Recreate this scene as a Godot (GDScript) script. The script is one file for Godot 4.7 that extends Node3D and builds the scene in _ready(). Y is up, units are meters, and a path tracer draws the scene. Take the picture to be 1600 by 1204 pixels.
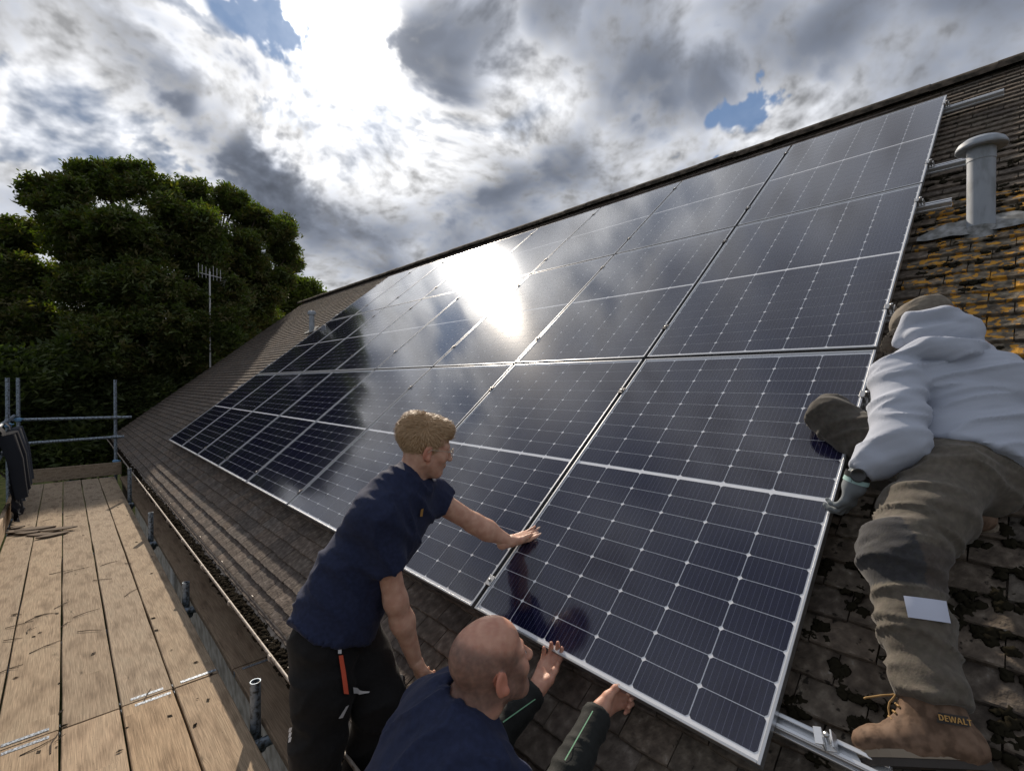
extends Node3D
# A tiled roof with a solar array being fitted by three people, seen from a scaffold deck.
# x: up the roof (horizontal), y: up, z: along the eave towards the viewer. Origin: lower near corner of the array.

const PITCH := 0.684805
const FOCAL := 748.65
const EYE := Vector3(-1.25410, 0.94911, 0.44184)
const YAW := 0.751934
const TILT := -0.0070035
const ROLL := -0.0006955
const PANEL_W := 1.134
const PANEL_H := 1.722
const GAP := 0.022
const DECK := -0.70
const GROUND := -3.3
const SUN := Vector3(0.3475, 0.5577, -0.7538)
const TILE_OFF := -0.108

var RB: Basis
var CAM: Basis
var M := {}
var rng := RandomNumberGenerator.new()
var taken := {}

# ---------------------------------------------------------------- helpers
func rp(u: float, v: float, o: float) -> Vector3:
	return RB * Vector3(-u, v, o)

func px_ray(x: float, y: float) -> Vector3:
	return CAM * Vector3((x - 800.0) / FOCAL, -(y - 602.0) / FOCAL, -1.0)

func at(x: float, y: float, depth: float) -> Vector3:
	return EYE + px_ray(x, y) * depth

func at_roof(x: float, y: float, off: float) -> Vector3:
	var d := px_ray(x, y)
	var n := RB.z
	return EYE + d * ((off - EYE.dot(n)) / d.dot(n))

func at_z(x: float, y: float, z: float) -> Vector3:
	var d := px_ray(x, y)
	return EYE + d * ((z - EYE.z) / d.z)

func at_y(x: float, y: float, h: float) -> Vector3:
	var d := px_ray(x, y)
	return EYE + d * ((h - EYE.y) / d.y)

func to_px(p: Vector3) -> Vector3:
	var d := CAM.transposed() * (p - EYE)
	return Vector3(800.0 + FOCAL * d.x / -d.z, 602.0 - FOCAL * d.y / -d.z, -d.z)

func numbered(called: String) -> String:
	if not taken.has(called):
		taken[called] = 0
		return called
	taken[called] += 1
	return "%s_%03d" % [called, taken[called]]

func tag(o: Node, label: String, category: String, group := "", kind := "") -> void:
	if label: o.set_meta("label", label)
	if category: o.set_meta("category", category)
	if group: o.set_meta("group", group)
	if kind: o.set_meta("kind", kind)

func thing(called: String, label: String, category: String, t := Transform3D(), group := "") -> Node3D:
	var o := Node3D.new()
	o.name = numbered(called)
	add_child(o)
	o.transform = t
	tag(o, label, category, group)
	return o

func part(parent: Node, called: String, mesh: Mesh, mat: Material, t := Transform3D()) -> MeshInstance3D:
	var o := MeshInstance3D.new()
	o.name = numbered(called) if parent == self else called
	o.mesh = mesh
	o.material_override = mat
	o.transform = t
	parent.add_child(o, true)
	return o

func new_st() -> SurfaceTool:
	var st := SurfaceTool.new()
	st.begin(Mesh.PRIMITIVE_TRIANGLES)
	return st

# triangle facing the direction out
func tri(st: SurfaceTool, a: Vector3, b: Vector3, c: Vector3, out: Vector3) -> void:
	if (b - a).cross(c - a).dot(out) > 0.0:
		st.add_vertex(a); st.add_vertex(c); st.add_vertex(b)
	else:
		st.add_vertex(a); st.add_vertex(b); st.add_vertex(c)

func quad(st: SurfaceTool, a: Vector3, b: Vector3, c: Vector3, d: Vector3, out: Vector3) -> void:
	tri(st, a, b, c, out)
	tri(st, a, c, d, out)

func add_box(st: SurfaceTool, size: Vector3, bevel := 0.0, t := Transform3D()) -> void:
	st.set_smooth_group(-1)
	var h := size * 0.5
	var bv := minf(bevel, minf(h.x, minf(h.y, h.z)) * 0.8)
	var i := h - Vector3.ONE * bv
	for ax in 3:
		for s in [-1.0, 1.0]:
			var p: Array[Vector3] = []
			for k in [[-1, -1], [1, -1], [1, 1], [-1, 1]]:
				var v := Vector3.ZERO
				v[ax] = h[ax] * s
				v[(ax + 1) % 3] = i[(ax + 1) % 3] * k[0]
				v[(ax + 2) % 3] = i[(ax + 2) % 3] * k[1]
				p.append(t * v)
			var out := Vector3.ZERO
			out[ax] = s
			quad(st, p[0], p[1], p[2], p[3], t.basis * out)
	if bv <= 0.0: return
	for ax in 3:
		var b := (ax + 1) % 3
		var c := (ax + 2) % 3
		for sb in [-1.0, 1.0]:
			for sc in [-1.0, 1.0]:
				var p: Array[Vector3] = []
				for k in [[0, -1], [0, 1], [1, 1], [1, -1]]:
					var v := Vector3.ZERO
					v[ax] = i[ax] * k[1]
					v[b] = (h[b] if k[0] == 0 else i[b]) * sb
					v[c] = (i[c] if k[0] == 0 else h[c]) * sc
					p.append(t * v)
				var out := Vector3.ZERO
				out[b] = sb
				out[c] = sc
				quad(st, p[0], p[1], p[2], p[3], t.basis * out)
	for sx in [-1.0, 1.0]:
		for sy in [-1.0, 1.0]:
			for sz in [-1.0, 1.0]:
				tri(st, t * Vector3(h.x * sx, i.y * sy, i.z * sz), t * Vector3(i.x * sx, h.y * sy, i.z * sz), t * Vector3(i.x * sx, i.y * sy, h.z * sz), t.basis * Vector3(sx, sy, sz))

func done(st: SurfaceTool) -> ArrayMesh:
	st.generate_normals()
	return st.commit()

func box(size: Vector3, bevel := 0.0) -> ArrayMesh:
	var st := new_st()
	add_box(st, size, bevel)
	return done(st)

func frame_of(dir: Vector3) -> Basis:
	var y := dir.normalized()
	var x := y.cross(Vector3.UP if absf(y.y) < 0.95 else Vector3.RIGHT).normalized()
	return Basis(x, y, x.cross(y))

# tube along points, radii per point; caps
func add_tube(st: SurfaceTool, pts: Array, radii: Array, seg := 12, inner := 0.0) -> void:
	st.set_smooth_group(1)
	var rings := []
	var prev_x := Vector3.ZERO
	for k in pts.size():
		var d: Vector3 = (pts[mini(k + 1, pts.size() - 1)] - pts[maxi(k - 1, 0)])
		var f := frame_of(d)
		if k > 0:
			var x := (prev_x - f.y * prev_x.dot(f.y)).normalized()
			f = Basis(x, f.y, x.cross(f.y))
		prev_x = f.x
		var ring := []
		for j in seg:
			var a := TAU * j / seg
			ring.append(pts[k] + (f.x * cos(a) + f.z * sin(a)) * float(radii[k]))
		rings.append(ring)
	for k in pts.size() - 1:
		for j in seg:
			var j2 := (j + 1) % seg
			var mid: Vector3 = (rings[k][j] + rings[k + 1][j2]) * 0.5 - (pts[k] + pts[k + 1]) * 0.5
			quad(st, rings[k][j], rings[k][j2], rings[k + 1][j2], rings[k + 1][j], mid)
	st.set_smooth_group(-1)
	for e in [0, pts.size() - 1]:
		var out: Vector3 = (pts[0] - pts[1]) if e == 0 else (pts[-1] - pts[-2])
		var c: Vector3 = pts[e]
		if inner > 0.0:
			var dn := -out.normalized() * minf(1.0, out.length() * 4.0)
			for j in seg:
				var j2 := (j + 1) % seg
				var a1: Vector3 = c + (rings[e][j] - c) * inner
				var a2: Vector3 = c + (rings[e][j2] - c) * inner
				quad(st, rings[e][j], rings[e][j2], a2, a1, out)
				quad(st, a1, a2, a2 + dn * 0.12, a1 + dn * 0.12, c - a1)
		else:
			for j in seg:
				tri(st, c, rings[e][j], rings[e][(j + 1) % seg], out)

func tube(pts: Array, radii: Array, seg := 12, inner := 0.0) -> ArrayMesh:
	var st := new_st()
	add_tube(st, pts, radii, seg, inner)
	return done(st)

# lathe round local y: profile of Vector2(radius, height)
func lathe(profile: Array, seg := 24, t := Transform3D()) -> ArrayMesh:
	var st := new_st()
	st.set_smooth_group(-1)
	for k in profile.size() - 1:
		st.set_smooth_group(k + 1 if profile[k].distance_to(profile[k + 1]) > 0.03 else 0)
		for j in seg:
			var a := TAU * j / seg
			var b := TAU * (j + 1) / seg
			var p: Vector2 = profile[k]
			var q: Vector2 = profile[k + 1]
			var e := q - p
			var nrm := Vector2(e.y, -e.x)
			var out := Vector3(nrm.x * cos((a + b) / 2), nrm.y, nrm.x * sin((a + b) / 2))
			var v := [Vector3(p.x * cos(a), p.y, p.x * sin(a)), Vector3(p.x * cos(b), p.y, p.x * sin(b)), Vector3(q.x * cos(b), q.y, q.x * sin(b)), Vector3(q.x * cos(a), q.y, q.x * sin(a))]
			if p.x < 1e-5: tri(st, t * v[0], t * v[2], t * v[3], t.basis * out)
			elif q.x < 1e-5: tri(st, t * v[0], t * v[1], t * v[2], t.basis * out)
			else: quad(st, t * v[0], t * v[1], t * v[2], t * v[3], t.basis * out)
	return done(st)

func noise(seed_: int, freq: float, oct := 4, kind := FastNoiseLite.TYPE_SIMPLEX_SMOOTH) -> FastNoiseLite:
	var n := FastNoiseLite.new()
	n.seed = seed_
	n.frequency = freq
	n.noise_type = kind
	n.fractal_octaves = oct
	if oct < 2: n.fractal_type = FastNoiseLite.FRACTAL_NONE
	return n

func ramp(cols: Array, offs: Array) -> Gradient:
	var g := Gradient.new()
	g.offsets = PackedFloat32Array(offs)
	g.colors = PackedColorArray(cols)
	return g

func noise_tex(seed_: int, freq: float, size: int, g: Gradient, oct := 5, normal := 0.0, kind := FastNoiseLite.TYPE_SIMPLEX_SMOOTH) -> NoiseTexture2D:
	var t := NoiseTexture2D.new()
	t.width = size
	t.height = size
	t.seamless = true
	t.noise = noise(seed_, freq, oct, kind)
	if g: t.color_ramp = g
	if normal > 0.0:
		t.as_normal_map = true
		t.bump_strength = normal
	return t

func lin(r: float, g: float, b: float) -> Color:
	return Color(r, g, b).linear_to_srgb()

func mat(called: String, c: Color, rough := 0.8, metal := 0.0, spec := 0.5) -> StandardMaterial3D:
	var m := StandardMaterial3D.new()
	m.resource_name = called
	m.albedo_color = c
	m.roughness = rough
	m.metallic = metal
	m.metallic_specular = spec
	M[called] = m
	return m

func triplanar(m: StandardMaterial3D, scale: Vector3, world := true) -> void:
	m.uv1_triplanar = true
	m.uv1_world_triplanar = world
	m.uv1_scale = scale
	m.uv1_triplanar_sharpness = 6.0

# ---------------------------------------------------------------- scene
func _ready() -> void:
	rng.seed = 7
	RB = Basis(Vector3(0, 0, 1), Vector3(cos(PITCH), sin(PITCH), 0), Vector3(-sin(PITCH), cos(PITCH), 0))
	CAM = Basis(Vector3.UP, -YAW) * Basis(Vector3.RIGHT, TILT) * Basis(Vector3.BACK, ROLL)
	var cam := Camera3D.new()
	cam.name = "camera"
	add_child(cam)
	cam.transform = Transform3D(CAM, EYE)
	cam.fov = rad_to_deg(2.0 * atan(602.0 / FOCAL))
	cam.near = 0.05
	cam.far = 2000.0
	cam.current = true

	var env := Environment.new()
	env.background_mode = Environment.BG_SKY
	env.tonemap_mode = Environment.TONE_MAPPER_LINEAR
	env.tonemap_exposure = 1.36
	env.sdfgi_enabled = true
	env.ssao_enabled = true
	env.ssil_enabled = true
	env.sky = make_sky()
	var we := WorldEnvironment.new()
	we.name = "world_environment"
	we.environment = env
	add_child(we)

	var sun := DirectionalLight3D.new()
	sun.name = "sun"
	add_child(sun)
	sun.look_at_from_position(SUN * 50.0, Vector3.ZERO)
	sun.light_energy = 1.25
	sun.light_color = Color(1.0, 0.94, 0.86)
	sun.light_angular_distance = 0.9
	sun.shadow_enabled = true

	materials()
	ground()
	house()
	trees()
	solar()
	roof_fittings()
	scaffold()
	debris()
	people()

# ---------------------------------------------------------------- sky
var sky_n1: FastNoiseLite
var sky_n2: FastNoiseLite
var sky_n3: FastNoiseLite
var sky_w: FastNoiseLite
var sky_blobs := []   # direction, angular radius, thickness added

func sky_color(d: Vector3) -> Color:
	var s := SUN.normalized()
	var k := 1.0 / (maxf(d.y, 0.0) + 0.42)
	var p := Vector3(d.x * k, d.y * 0.6, d.z * k)
	var wx := sky_w.get_noise_3d(p.x, p.y + 3.1, p.z)
	var wz := sky_w.get_noise_3d(p.x + 31.7, p.y + 9.3, p.z - 12.2)
	var q := p + Vector3(wx, 0, wz) * 0.09
	var big := sky_n1.get_noise_3d(q.x, q.y + 1.7, q.z)
	var mid := sky_n2.get_noise_3d(q.x, q.y + 5.2, q.z)
	var fine := sky_n3.get_noise_3d(q.x, q.y + 8.8, q.z)
	var puff := fine * 0.6 + mid * 0.8
	var dw := (d + Vector3(wx + fine * 0.5, mid * 0.5 + fine * 0.5, wz + mid * 0.5) * 0.060).normalized()
	var thick := 0.42 + big * 0.46 + mid * 0.34 + fine * 0.26
	var dark := 0.0
	var hole := 0.0
	for b in sky_blobs:
		var c: float = dw.dot(b[0])
		if c < b[3]: continue
		var x: float = acos(minf(c, 1.0)) / b[1] + puff * 0.40
		if b[2] > 0.0: dark = maxf(dark, b[2] * smoothstep(1.45, 0.25, x)) + 0.25 * minf(dark, b[2] * smoothstep(1.45, 0.25, x))
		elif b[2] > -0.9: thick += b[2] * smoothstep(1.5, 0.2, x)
		else: hole = maxf(hole, smoothstep(1.75, 0.25, x + fine * 1.3 + mid * 0.9))
	thick = maxf(thick, 0.13 + puff * 0.1) + dark * 0.80
	var ang := acos(clampf(d.dot(s), -1.0, 1.0))
	var blue := Color(0.115, 0.190, 0.335).lerp(Color(0.22, 0.30, 0.42), smoothstep(0.35, 0.0, d.y))
	var cover := smoothstep(-0.06, 0.22, thick) * (1.0 - 0.92 * smoothstep(0.25, 0.75, hole + fine * 0.35))
	var dense := smoothstep(0.16, 1.05, thick)
	var relief := clampf(fine * 1.25 + mid * 0.45, -0.75, 0.75)
	var bright := lerpf(0.50, 0.115, pow(dense, 0.80)) * (1.0 + relief * (0.80 - dense * 0.35))
	var cloud := Color(bright * lerpf(0.98, 0.83, dense), bright * lerpf(1.0, 0.95, dense), bright * lerpf(1.05, 1.22, dense))
	var thin := 1.0 - 0.96 * smoothstep(0.28, 0.85, thick)
	var glow := (5.0 * exp(-pow(ang / 0.050, 1.4)) + 0.50 * exp(-pow(ang / 0.14, 1.6)) + 0.26 * exp(-ang / 0.42)) * thin * (1.0 + relief * 0.5)
	cloud += Color(1.0, 0.97, 0.92) * glow
	blue += Color(0.9, 0.95, 1.0) * (0.30 * exp(-ang / 0.10))
	var c := blue.lerp(cloud, cover)
	return Color(c.r, c.g, c.b, 1.0)

func pano_dir(u: float, v: float) -> Vector3:
	var a := u * TAU
	var e := (0.5 - v) * PI
	return Vector3(sin(a) * cos(e), sin(e), -cos(a) * cos(e))

func make_sky() -> Sky:
	sky_n1 = noise(11, 1.5, 3)
	sky_n2 = noise(23, 4.6, 4)
	sky_n3 = noise(37, 15.0, 5)
	sky_n3.fractal_gain = 0.6
	sky_w = noise(51, 1.6, 2)
	# cloud masses read from the picture, unseen thin ones above it inferred and added to brighten panel reflections: x, y, radius in pixels, added thickness (-1: an opening)
	for b in [[175, 95, 60, 0.42], [235, 115, 48, 0.42], [700, 30, 95, 0.62], [755, 60, 85, 0.62], [735, 130, 50, 0.45], [660, 145, 32, 0.35], [860, 10, 70, 0.45],
			[385, 255, 48, 0.62], [435, 285, 62, 0.66], [470, 320, 55, 0.5], [520, 370, 60, 0.42], [575, 395, 60, 0.34], [440, 370, 60, 0.4], [610, 340, 60, 0.22], [300, 190, 60, 0.15],
			[1010, 130, 85, 0.40], [1110, 130, 55, 0.42], [910, 90, 80, 0.30], [860, 250, 55, 0.25], [760, 280, 50, 0.22], [960, 40, 110, 0.36], [1330, 70, 150, 0.36], [1500, 40, 120, 0.36], [30, 60, 50, 0.15], [700, 350, 90, 0.15], [1240, 20, 120, 0.3],
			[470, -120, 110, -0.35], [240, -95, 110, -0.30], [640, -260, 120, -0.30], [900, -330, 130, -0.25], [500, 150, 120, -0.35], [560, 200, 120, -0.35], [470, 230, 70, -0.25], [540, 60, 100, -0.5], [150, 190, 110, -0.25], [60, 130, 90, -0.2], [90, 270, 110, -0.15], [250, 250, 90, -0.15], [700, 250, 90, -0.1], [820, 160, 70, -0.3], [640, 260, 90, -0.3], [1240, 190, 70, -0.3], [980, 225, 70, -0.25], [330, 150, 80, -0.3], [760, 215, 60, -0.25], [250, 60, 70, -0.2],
			[395, 22, 44, -1.0], [335, 5, 34, -1.0], [440, 45, 26, -1.0], [1165, 168, 24, -1.0], [1125, 182, 18, -1.0], [1095, 186, 12, -1.0], [1120, 232, 8, -1.0]]:
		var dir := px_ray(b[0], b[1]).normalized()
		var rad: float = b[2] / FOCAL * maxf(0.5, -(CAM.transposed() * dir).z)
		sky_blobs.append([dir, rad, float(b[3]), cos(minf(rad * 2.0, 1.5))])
	var w := 4096
	var h := 2048
	var lw := 1024
	var lh := 512
	var small := Image.create_empty(lw, lh, false, Image.FORMAT_RGBF)
	var low := Color(0.16, 0.17, 0.16)
	for j in lh:
		for i in lw:
			if j > lh / 2:
				small.set_pixel(i, j, low)
			else:
				small.set_pixel(i, j, sky_color(pano_dir((i + 0.5) / lw, (j + 0.5) / lh)))
	small.resize(w, h, Image.INTERPOLATE_BILINEAR)
	# the same sky again at full sharpness where the camera can see detail
	var i0 := int(w * (YAW - 0.93) / TAU)
	var i1 := int(w * (YAW + 0.93) / TAU)
	for j in range(int(h * 0.24), h / 2 + 2):
		for i in range(i0, i1):
			small.set_pixel(posmod(i, w), j, sky_color(pano_dir((i + 0.5) / w, (j + 0.5) / h)))
	var sky := Sky.new()
	var m := PanoramaSkyMaterial.new()
	m.panorama = ImageTexture.create_from_image(small)
	sky.sky_material = m
	return sky

# ---------------------------------------------------------------- materials
func wood_image(seed_: int) -> Image:
	var w := 256
	var h := 1024
	var im := Image.create_empty(w, h, false, Image.FORMAT_RGB8)
	var g1 := noise(seed_, 1.0, 3)
	var g2 := noise(seed_ + 1, 1.0, 4)
	var g3 := noise(seed_ + 2, 1.0, 3)
	var r := RandomNumberGenerator.new()
	r.seed = seed_
	var knots := []
	for k in 3: knots.append(Vector3(r.randf() * w, r.randf() * h, r.randf_range(5, 10)))
	for j in h:
		for i in w:
			var x := float(i) / w
			var y := float(j) / h
			var bend := 0.0
			var dark := 0.0
			for k in knots:
				var dx: float = i - k.x
				var dy: float = (j - k.y) * 0.7
				var dd: float = (dx * dx + dy * dy) / (k.z * k.z)
				if dd < 30.0:
					bend += exp(-dd * 0.16) * signf(dx) * 0.05
					dark = maxf(dark, exp(-dd * 1.2))
			# wraps in y by blending two strips
			var a := g1.get_noise_2d((x + bend) * 9.0, y * 2.2)
			var gr := sin((x + bend + a * 0.06) * 95.0 + a * 5.0) * 0.5 + 0.5
			var fib := g2.get_noise_2d((x + bend) * 60.0, y * 12.0)
			var dirt := g3.get_noise_2d(x * 2.0, y * 5.0)
			var speck := g3.get_noise_2d(x * 22.0 + 50.0, y * 90.0)
			var val := 0.86 - gr * 0.08 + fib * 0.17 - maxf(dirt, 0.0) * 0.20
			val -= smoothstep(0.50, 0.66, speck) * 0.14
			val -= dark * 0.22
			val = clampf(val, 0.15, 1.0)
			im.set_pixel(i, j, Color(val, val * (0.955 - dirt * 0.015), val * (0.90 - dirt * 0.02)))
	return im

func cell_image() -> Image:
	var w := 512
	var h := 128
	var im := Image.create_empty(w, h, false, Image.FORMAT_RGB8)
	var n := noise(5, 0.02, 3)
	for j in h:
		for i in w:
			var t := 0.92 + n.get_noise_2d(i, j) * 0.12
			var c := Color(0.080, 0.082, 0.188) * t
			if j % 5 == 0: c = c * 1.12
			var m := fmod(float(i) + 25.6, 51.2)
			if absf(m - 25.6) < 1.3: c = Color(0.34, 0.36, 0.43)
			im.set_pixel(i, j, c)
	return im

func materials() -> void:
	var m: StandardMaterial3D
	# roof tiles: weathered concrete, lichen, moss
	var fine_n := noise_tex(90, 0.03, 512, null, 5, 5.0)
	var g := ramp([lin(0.060, 0.049, 0.043), lin(0.096, 0.079, 0.068), lin(0.128, 0.107, 0.092), lin(0.23, 0.20, 0.175)], [0.0, 0.40, 0.66, 1.0])
	m = mat("tile_brown", Color.WHITE, 0.92, 0.0, 0.3)
	m.albedo_texture = noise_tex(3, 0.012, 512, g, 6)
	m.vertex_color_use_as_albedo = true
	m.normal_enabled = true
	m.normal_texture = fine_n
	m.normal_scale = 0.9
	triplanar(m, Vector3.ONE * 3.1)
	var spots := ramp([Color(0, 0, 0, 0), Color(0, 0, 0, 0), lin(0.012, 0.011, 0.010), lin(0.018, 0.016, 0.013)], [0.0, 0.80, 0.86, 1.0])
	spots.set_color(2, Color(lin(0.014, 0.012, 0.010), 0.9))
	spots.set_color(3, Color(lin(0.02, 0.018, 0.014), 0.95))
	g = ramp([lin(0.058, 0.048, 0.040), lin(0.092, 0.076, 0.062), lin(0.125, 0.104, 0.084), lin(0.175, 0.150, 0.124), lin(0.30, 0.29, 0.27)], [0.0, 0.36, 0.62, 0.84, 1.0])
	m = mat("tile_mossy", Color(0.92, 0.92, 0.92), 0.95, 0.0, 0.3)
	m.albedo_texture = noise_tex(8, 0.016, 512, g, 6)
	m.detail_enabled = true
	m.detail_blend_mode = BaseMaterial3D.BLEND_MODE_MIX
	m.detail_albedo = noise_tex(14, 0.011, 512, spots, 5)
	m.vertex_color_use_as_albedo = true
	m.normal_enabled = true
	m.normal_texture = fine_n
	m.normal_scale = 0.8
	triplanar(m, Vector3.ONE * 2.7)
	m.uv2_triplanar = true
	m.uv2_world_triplanar = true
	m.uv2_scale = Vector3.ONE * 2.3
	var lich := ramp([Color(lin(0.40, 0.19, 0.02), 0), Color(lin(0.40, 0.19, 0.02), 0), Color(lin(0.42, 0.20, 0.025), 0.9), Color(lin(0.50, 0.27, 0.04), 1.0)], [0.0, 0.58, 0.63, 1.0])
	var m2: StandardMaterial3D = m.duplicate()
	m2.resource_name = "tile_lichen"
	M["tile_lichen"] = m2
	m2.albedo_texture = noise_tex(9, 0.016, 512, ramp([lin(0.03, 0.027, 0.023), lin(0.085, 0.072, 0.056), lin(0.15, 0.125, 0.095), lin(0.24, 0.21, 0.165)], [0.0, 0.38, 0.62, 1.0]), 6)
	m2.detail_albedo = noise_tex(21, 0.012, 512, lich, 4)
	m2.uv2_scale = Vector3(1.5, 2.2, 1.5)
	mat("moss", lin(0.017, 0.015, 0.010), 1.0, 0.0, 0.1)
	mat("gutter_moss", lin(0.018, 0.015, 0.011), 1.0, 0.0, 0.1)
	mat("felt", lin(0.085, 0.085, 0.095), 0.95, 0.0, 0.2)
	m = mat("ridge", Color.WHITE, 0.95, 0.0, 0.2)
	m.albedo_texture = noise_tex(28, 0.02, 256, ramp([lin(0.03, 0.027, 0.022), lin(0.075, 0.062, 0.05), lin(0.12, 0.10, 0.08)], [0.1, 0.5, 1.0]), 5)
	triplanar(m, Vector3.ONE * 2.0)
	m = mat("underlay", lin(0.03, 0.028, 0.026), 0.95)
	m = mat("gutter_plastic", lin(0.30, 0.27, 0.245), 0.55)
	m.albedo_texture = noise_tex(33, 0.02, 256, ramp([Color(0.55, 0.5, 0.46), Color(0.95, 0.93, 0.9), Color(1, 1, 1)], [0.1, 0.45, 1.0]), 5)
	triplanar(m, Vector3.ONE * 3.0)
	mat("white_paint", lin(0.62, 0.62, 0.60), 0.5)
	m = mat("render_wall", lin(0.45, 0.42, 0.37), 0.9)
	m.albedo_texture = noise_tex(35, 0.02, 256, ramp([Color(0.75, 0.74, 0.72), Color(1, 1, 1)], [0.2, 0.8]), 5)
	triplanar(m, Vector3.ONE * 0.8)
	# metals
	m = mat("aluminium", lin(0.66, 0.68, 0.71), 0.38, 0.85)
	m = mat("frame_alloy", lin(0.50, 0.515, 0.54), 0.34, 0.92)
	m = mat("dark_clamp", lin(0.04, 0.04, 0.045), 0.5, 0.5)
	m = mat("steel_bolt", lin(0.45, 0.45, 0.45), 0.35, 0.9)
	m = mat("galvanised", lin(0.30, 0.35, 0.40), 0.5, 0.55)
	m.albedo_texture = noise_tex(41, 0.03, 256, ramp([Color(0.45, 0.43, 0.40), Color(0.85, 0.87, 0.9), Color(1, 1, 1)], [0.15, 0.5, 1.0]), 5)
	triplanar(m, Vector3.ONE * 4.0)
	mat("blue_fitting", lin(0.12, 0.25, 0.42), 0.5, 0.3)
	m = mat("band_steel", lin(0.36, 0.395, 0.44), 0.5, 0.6)
	m.albedo_texture = noise_tex(43, 0.05, 256, ramp([Color(0.5, 0.5, 0.5), Color(0.95, 0.97, 1.0)], [0.2, 0.7]), 5)
	triplanar(m, Vector3.ONE * 6.0)
	m = mat("vent_grey", lin(0.29, 0.325, 0.375), 0.55)
	m.albedo_texture = noise_tex(45, 0.015, 256, ramp([Color(0.86, 0.86, 0.85), Color(0.97, 0.97, 0.97), Color(1, 1, 1)], [0.2, 0.5, 1.0]), 5)
	triplanar(m, Vector3(4, 1.2, 4))
	m = mat("lead", lin(0.27, 0.28, 0.29), 0.6, 0.2)
	m.albedo_texture = noise_tex(47, 0.02, 256, ramp([Color(0.6, 0.6, 0.58), Color(1, 1, 1)], [0.2, 0.7]), 5)
	triplanar(m, Vector3.ONE * 3.0)
	mat("antenna_alloy", lin(0.42, 0.42, 0.43), 0.45, 0.6)
	# solar panel
	m = mat("backsheet", lin(0.78, 0.80, 0.84), 0.6, 0.0, 0.0)
	m = mat("cell", Color.WHITE, 0.11, 0.0, 0.5)
	m.albedo_texture = ImageTexture.create_from_image(cell_image())
	m = mat("glass", Color(0, 0, 0, 0.02), 0.085, 0.0, 0.5)
	m.transparency = BaseMaterial3D.TRANSPARENCY_ALPHA
	mat("rubber", lin(0.012, 0.012, 0.013), 0.7)
	# timber, three tints of one kind
	for k in 3:
		var tx := ImageTexture.create_from_image(wood_image(100 + k * 10))
		for t in 2:
			m = mat("board_%d" % (k * 2 + t), [lin(0.43, 0.36, 0.285), lin(0.385, 0.34, 0.288), lin(0.49, 0.415, 0.335), lin(0.41, 0.355, 0.29), lin(0.46, 0.375, 0.285), lin(0.365, 0.318, 0.265)][k * 2 + t], 0.85, 0.0, 0.25)
			m.albedo_texture = tx
			triplanar(m, Vector3(4.2, 4.2, 0.52), true)
			m.uv1_offset = Vector3(0.13 * k + 0.4 * t, 0.0, 0.31 * t + 0.17 * k)
	m = mat("old_board", lin(0.33, 0.275, 0.225), 0.9, 0.0, 0.2)
	m.albedo_texture = M["board_0"].albedo_texture
	triplanar(m, Vector3(4.2, 4.2, 0.4), true)
	mat("yellow_plastic", lin(0.50, 0.27, 0.03), 0.5)
	mat("bark_chip", lin(0.10, 0.075, 0.055), 0.95)
	mat("twig", lin(0.045, 0.032, 0.024), 0.95)
	mat("dead_leaf", lin(0.06, 0.045, 0.03), 0.9)
	# plants
	m = mat("bark", lin(0.07, 0.055, 0.042), 0.95)
	m.normal_enabled = true
	m.normal_texture = fine_n
	triplanar(m, Vector3(2, 0.7, 2))
	for a in [["leaf_dark", lin(0.085, 0.112, 0.046)], ["leaf_mid", lin(0.115, 0.140, 0.048)], ["leaf_light", lin(0.145, 0.178, 0.055)], ["leaf_brown", lin(0.135, 0.122, 0.055)]]:
		m = mat(a[0], a[1], 0.55, 0.0, 0.4)
		m.cull_mode = BaseMaterial3D.CULL_DISABLED
		m.vertex_color_use_as_albedo = true
		m.backlight_enabled = true
		m.backlight = Color(0.85, 0.95, 0.38)
	m = mat("grass", Color.WHITE, 1.0, 0.0, 0.05)
	m.albedo_texture = noise_tex(61, 0.02, 512, ramp([lin(0.012, 0.016, 0.008), lin(0.025, 0.033, 0.012), lin(0.045, 0.042, 0.025)], [0.1, 0.5, 1.0]), 6)
	triplanar(m, Vector3.ONE * 0.25)
	mat("coat_black", lin(0.018, 0.020, 0.026), 0.9, 0.0, 0.2)
	mat("coat_grey", lin(0.045, 0.05, 0.062), 0.9, 0.0, 0.2)

# ---------------------------------------------------------------- ground
func ground() -> void:
	var st := new_st()
	quad(st, Vector3(-600, GROUND, -600), Vector3(600, GROUND, -600), Vector3(600, GROUND, 600), Vector3(-600, GROUND, 600), Vector3.UP)
	var o := part(self, "ground", done(st), M.grass)
	tag(o, "rough dark grass around the house", "ground", "", "structure")

# ---------------------------------------------------------------- house
const U0 := -3.3
const U1 := 16.0
const V0 := -0.6
const V1 := 5.9

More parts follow.
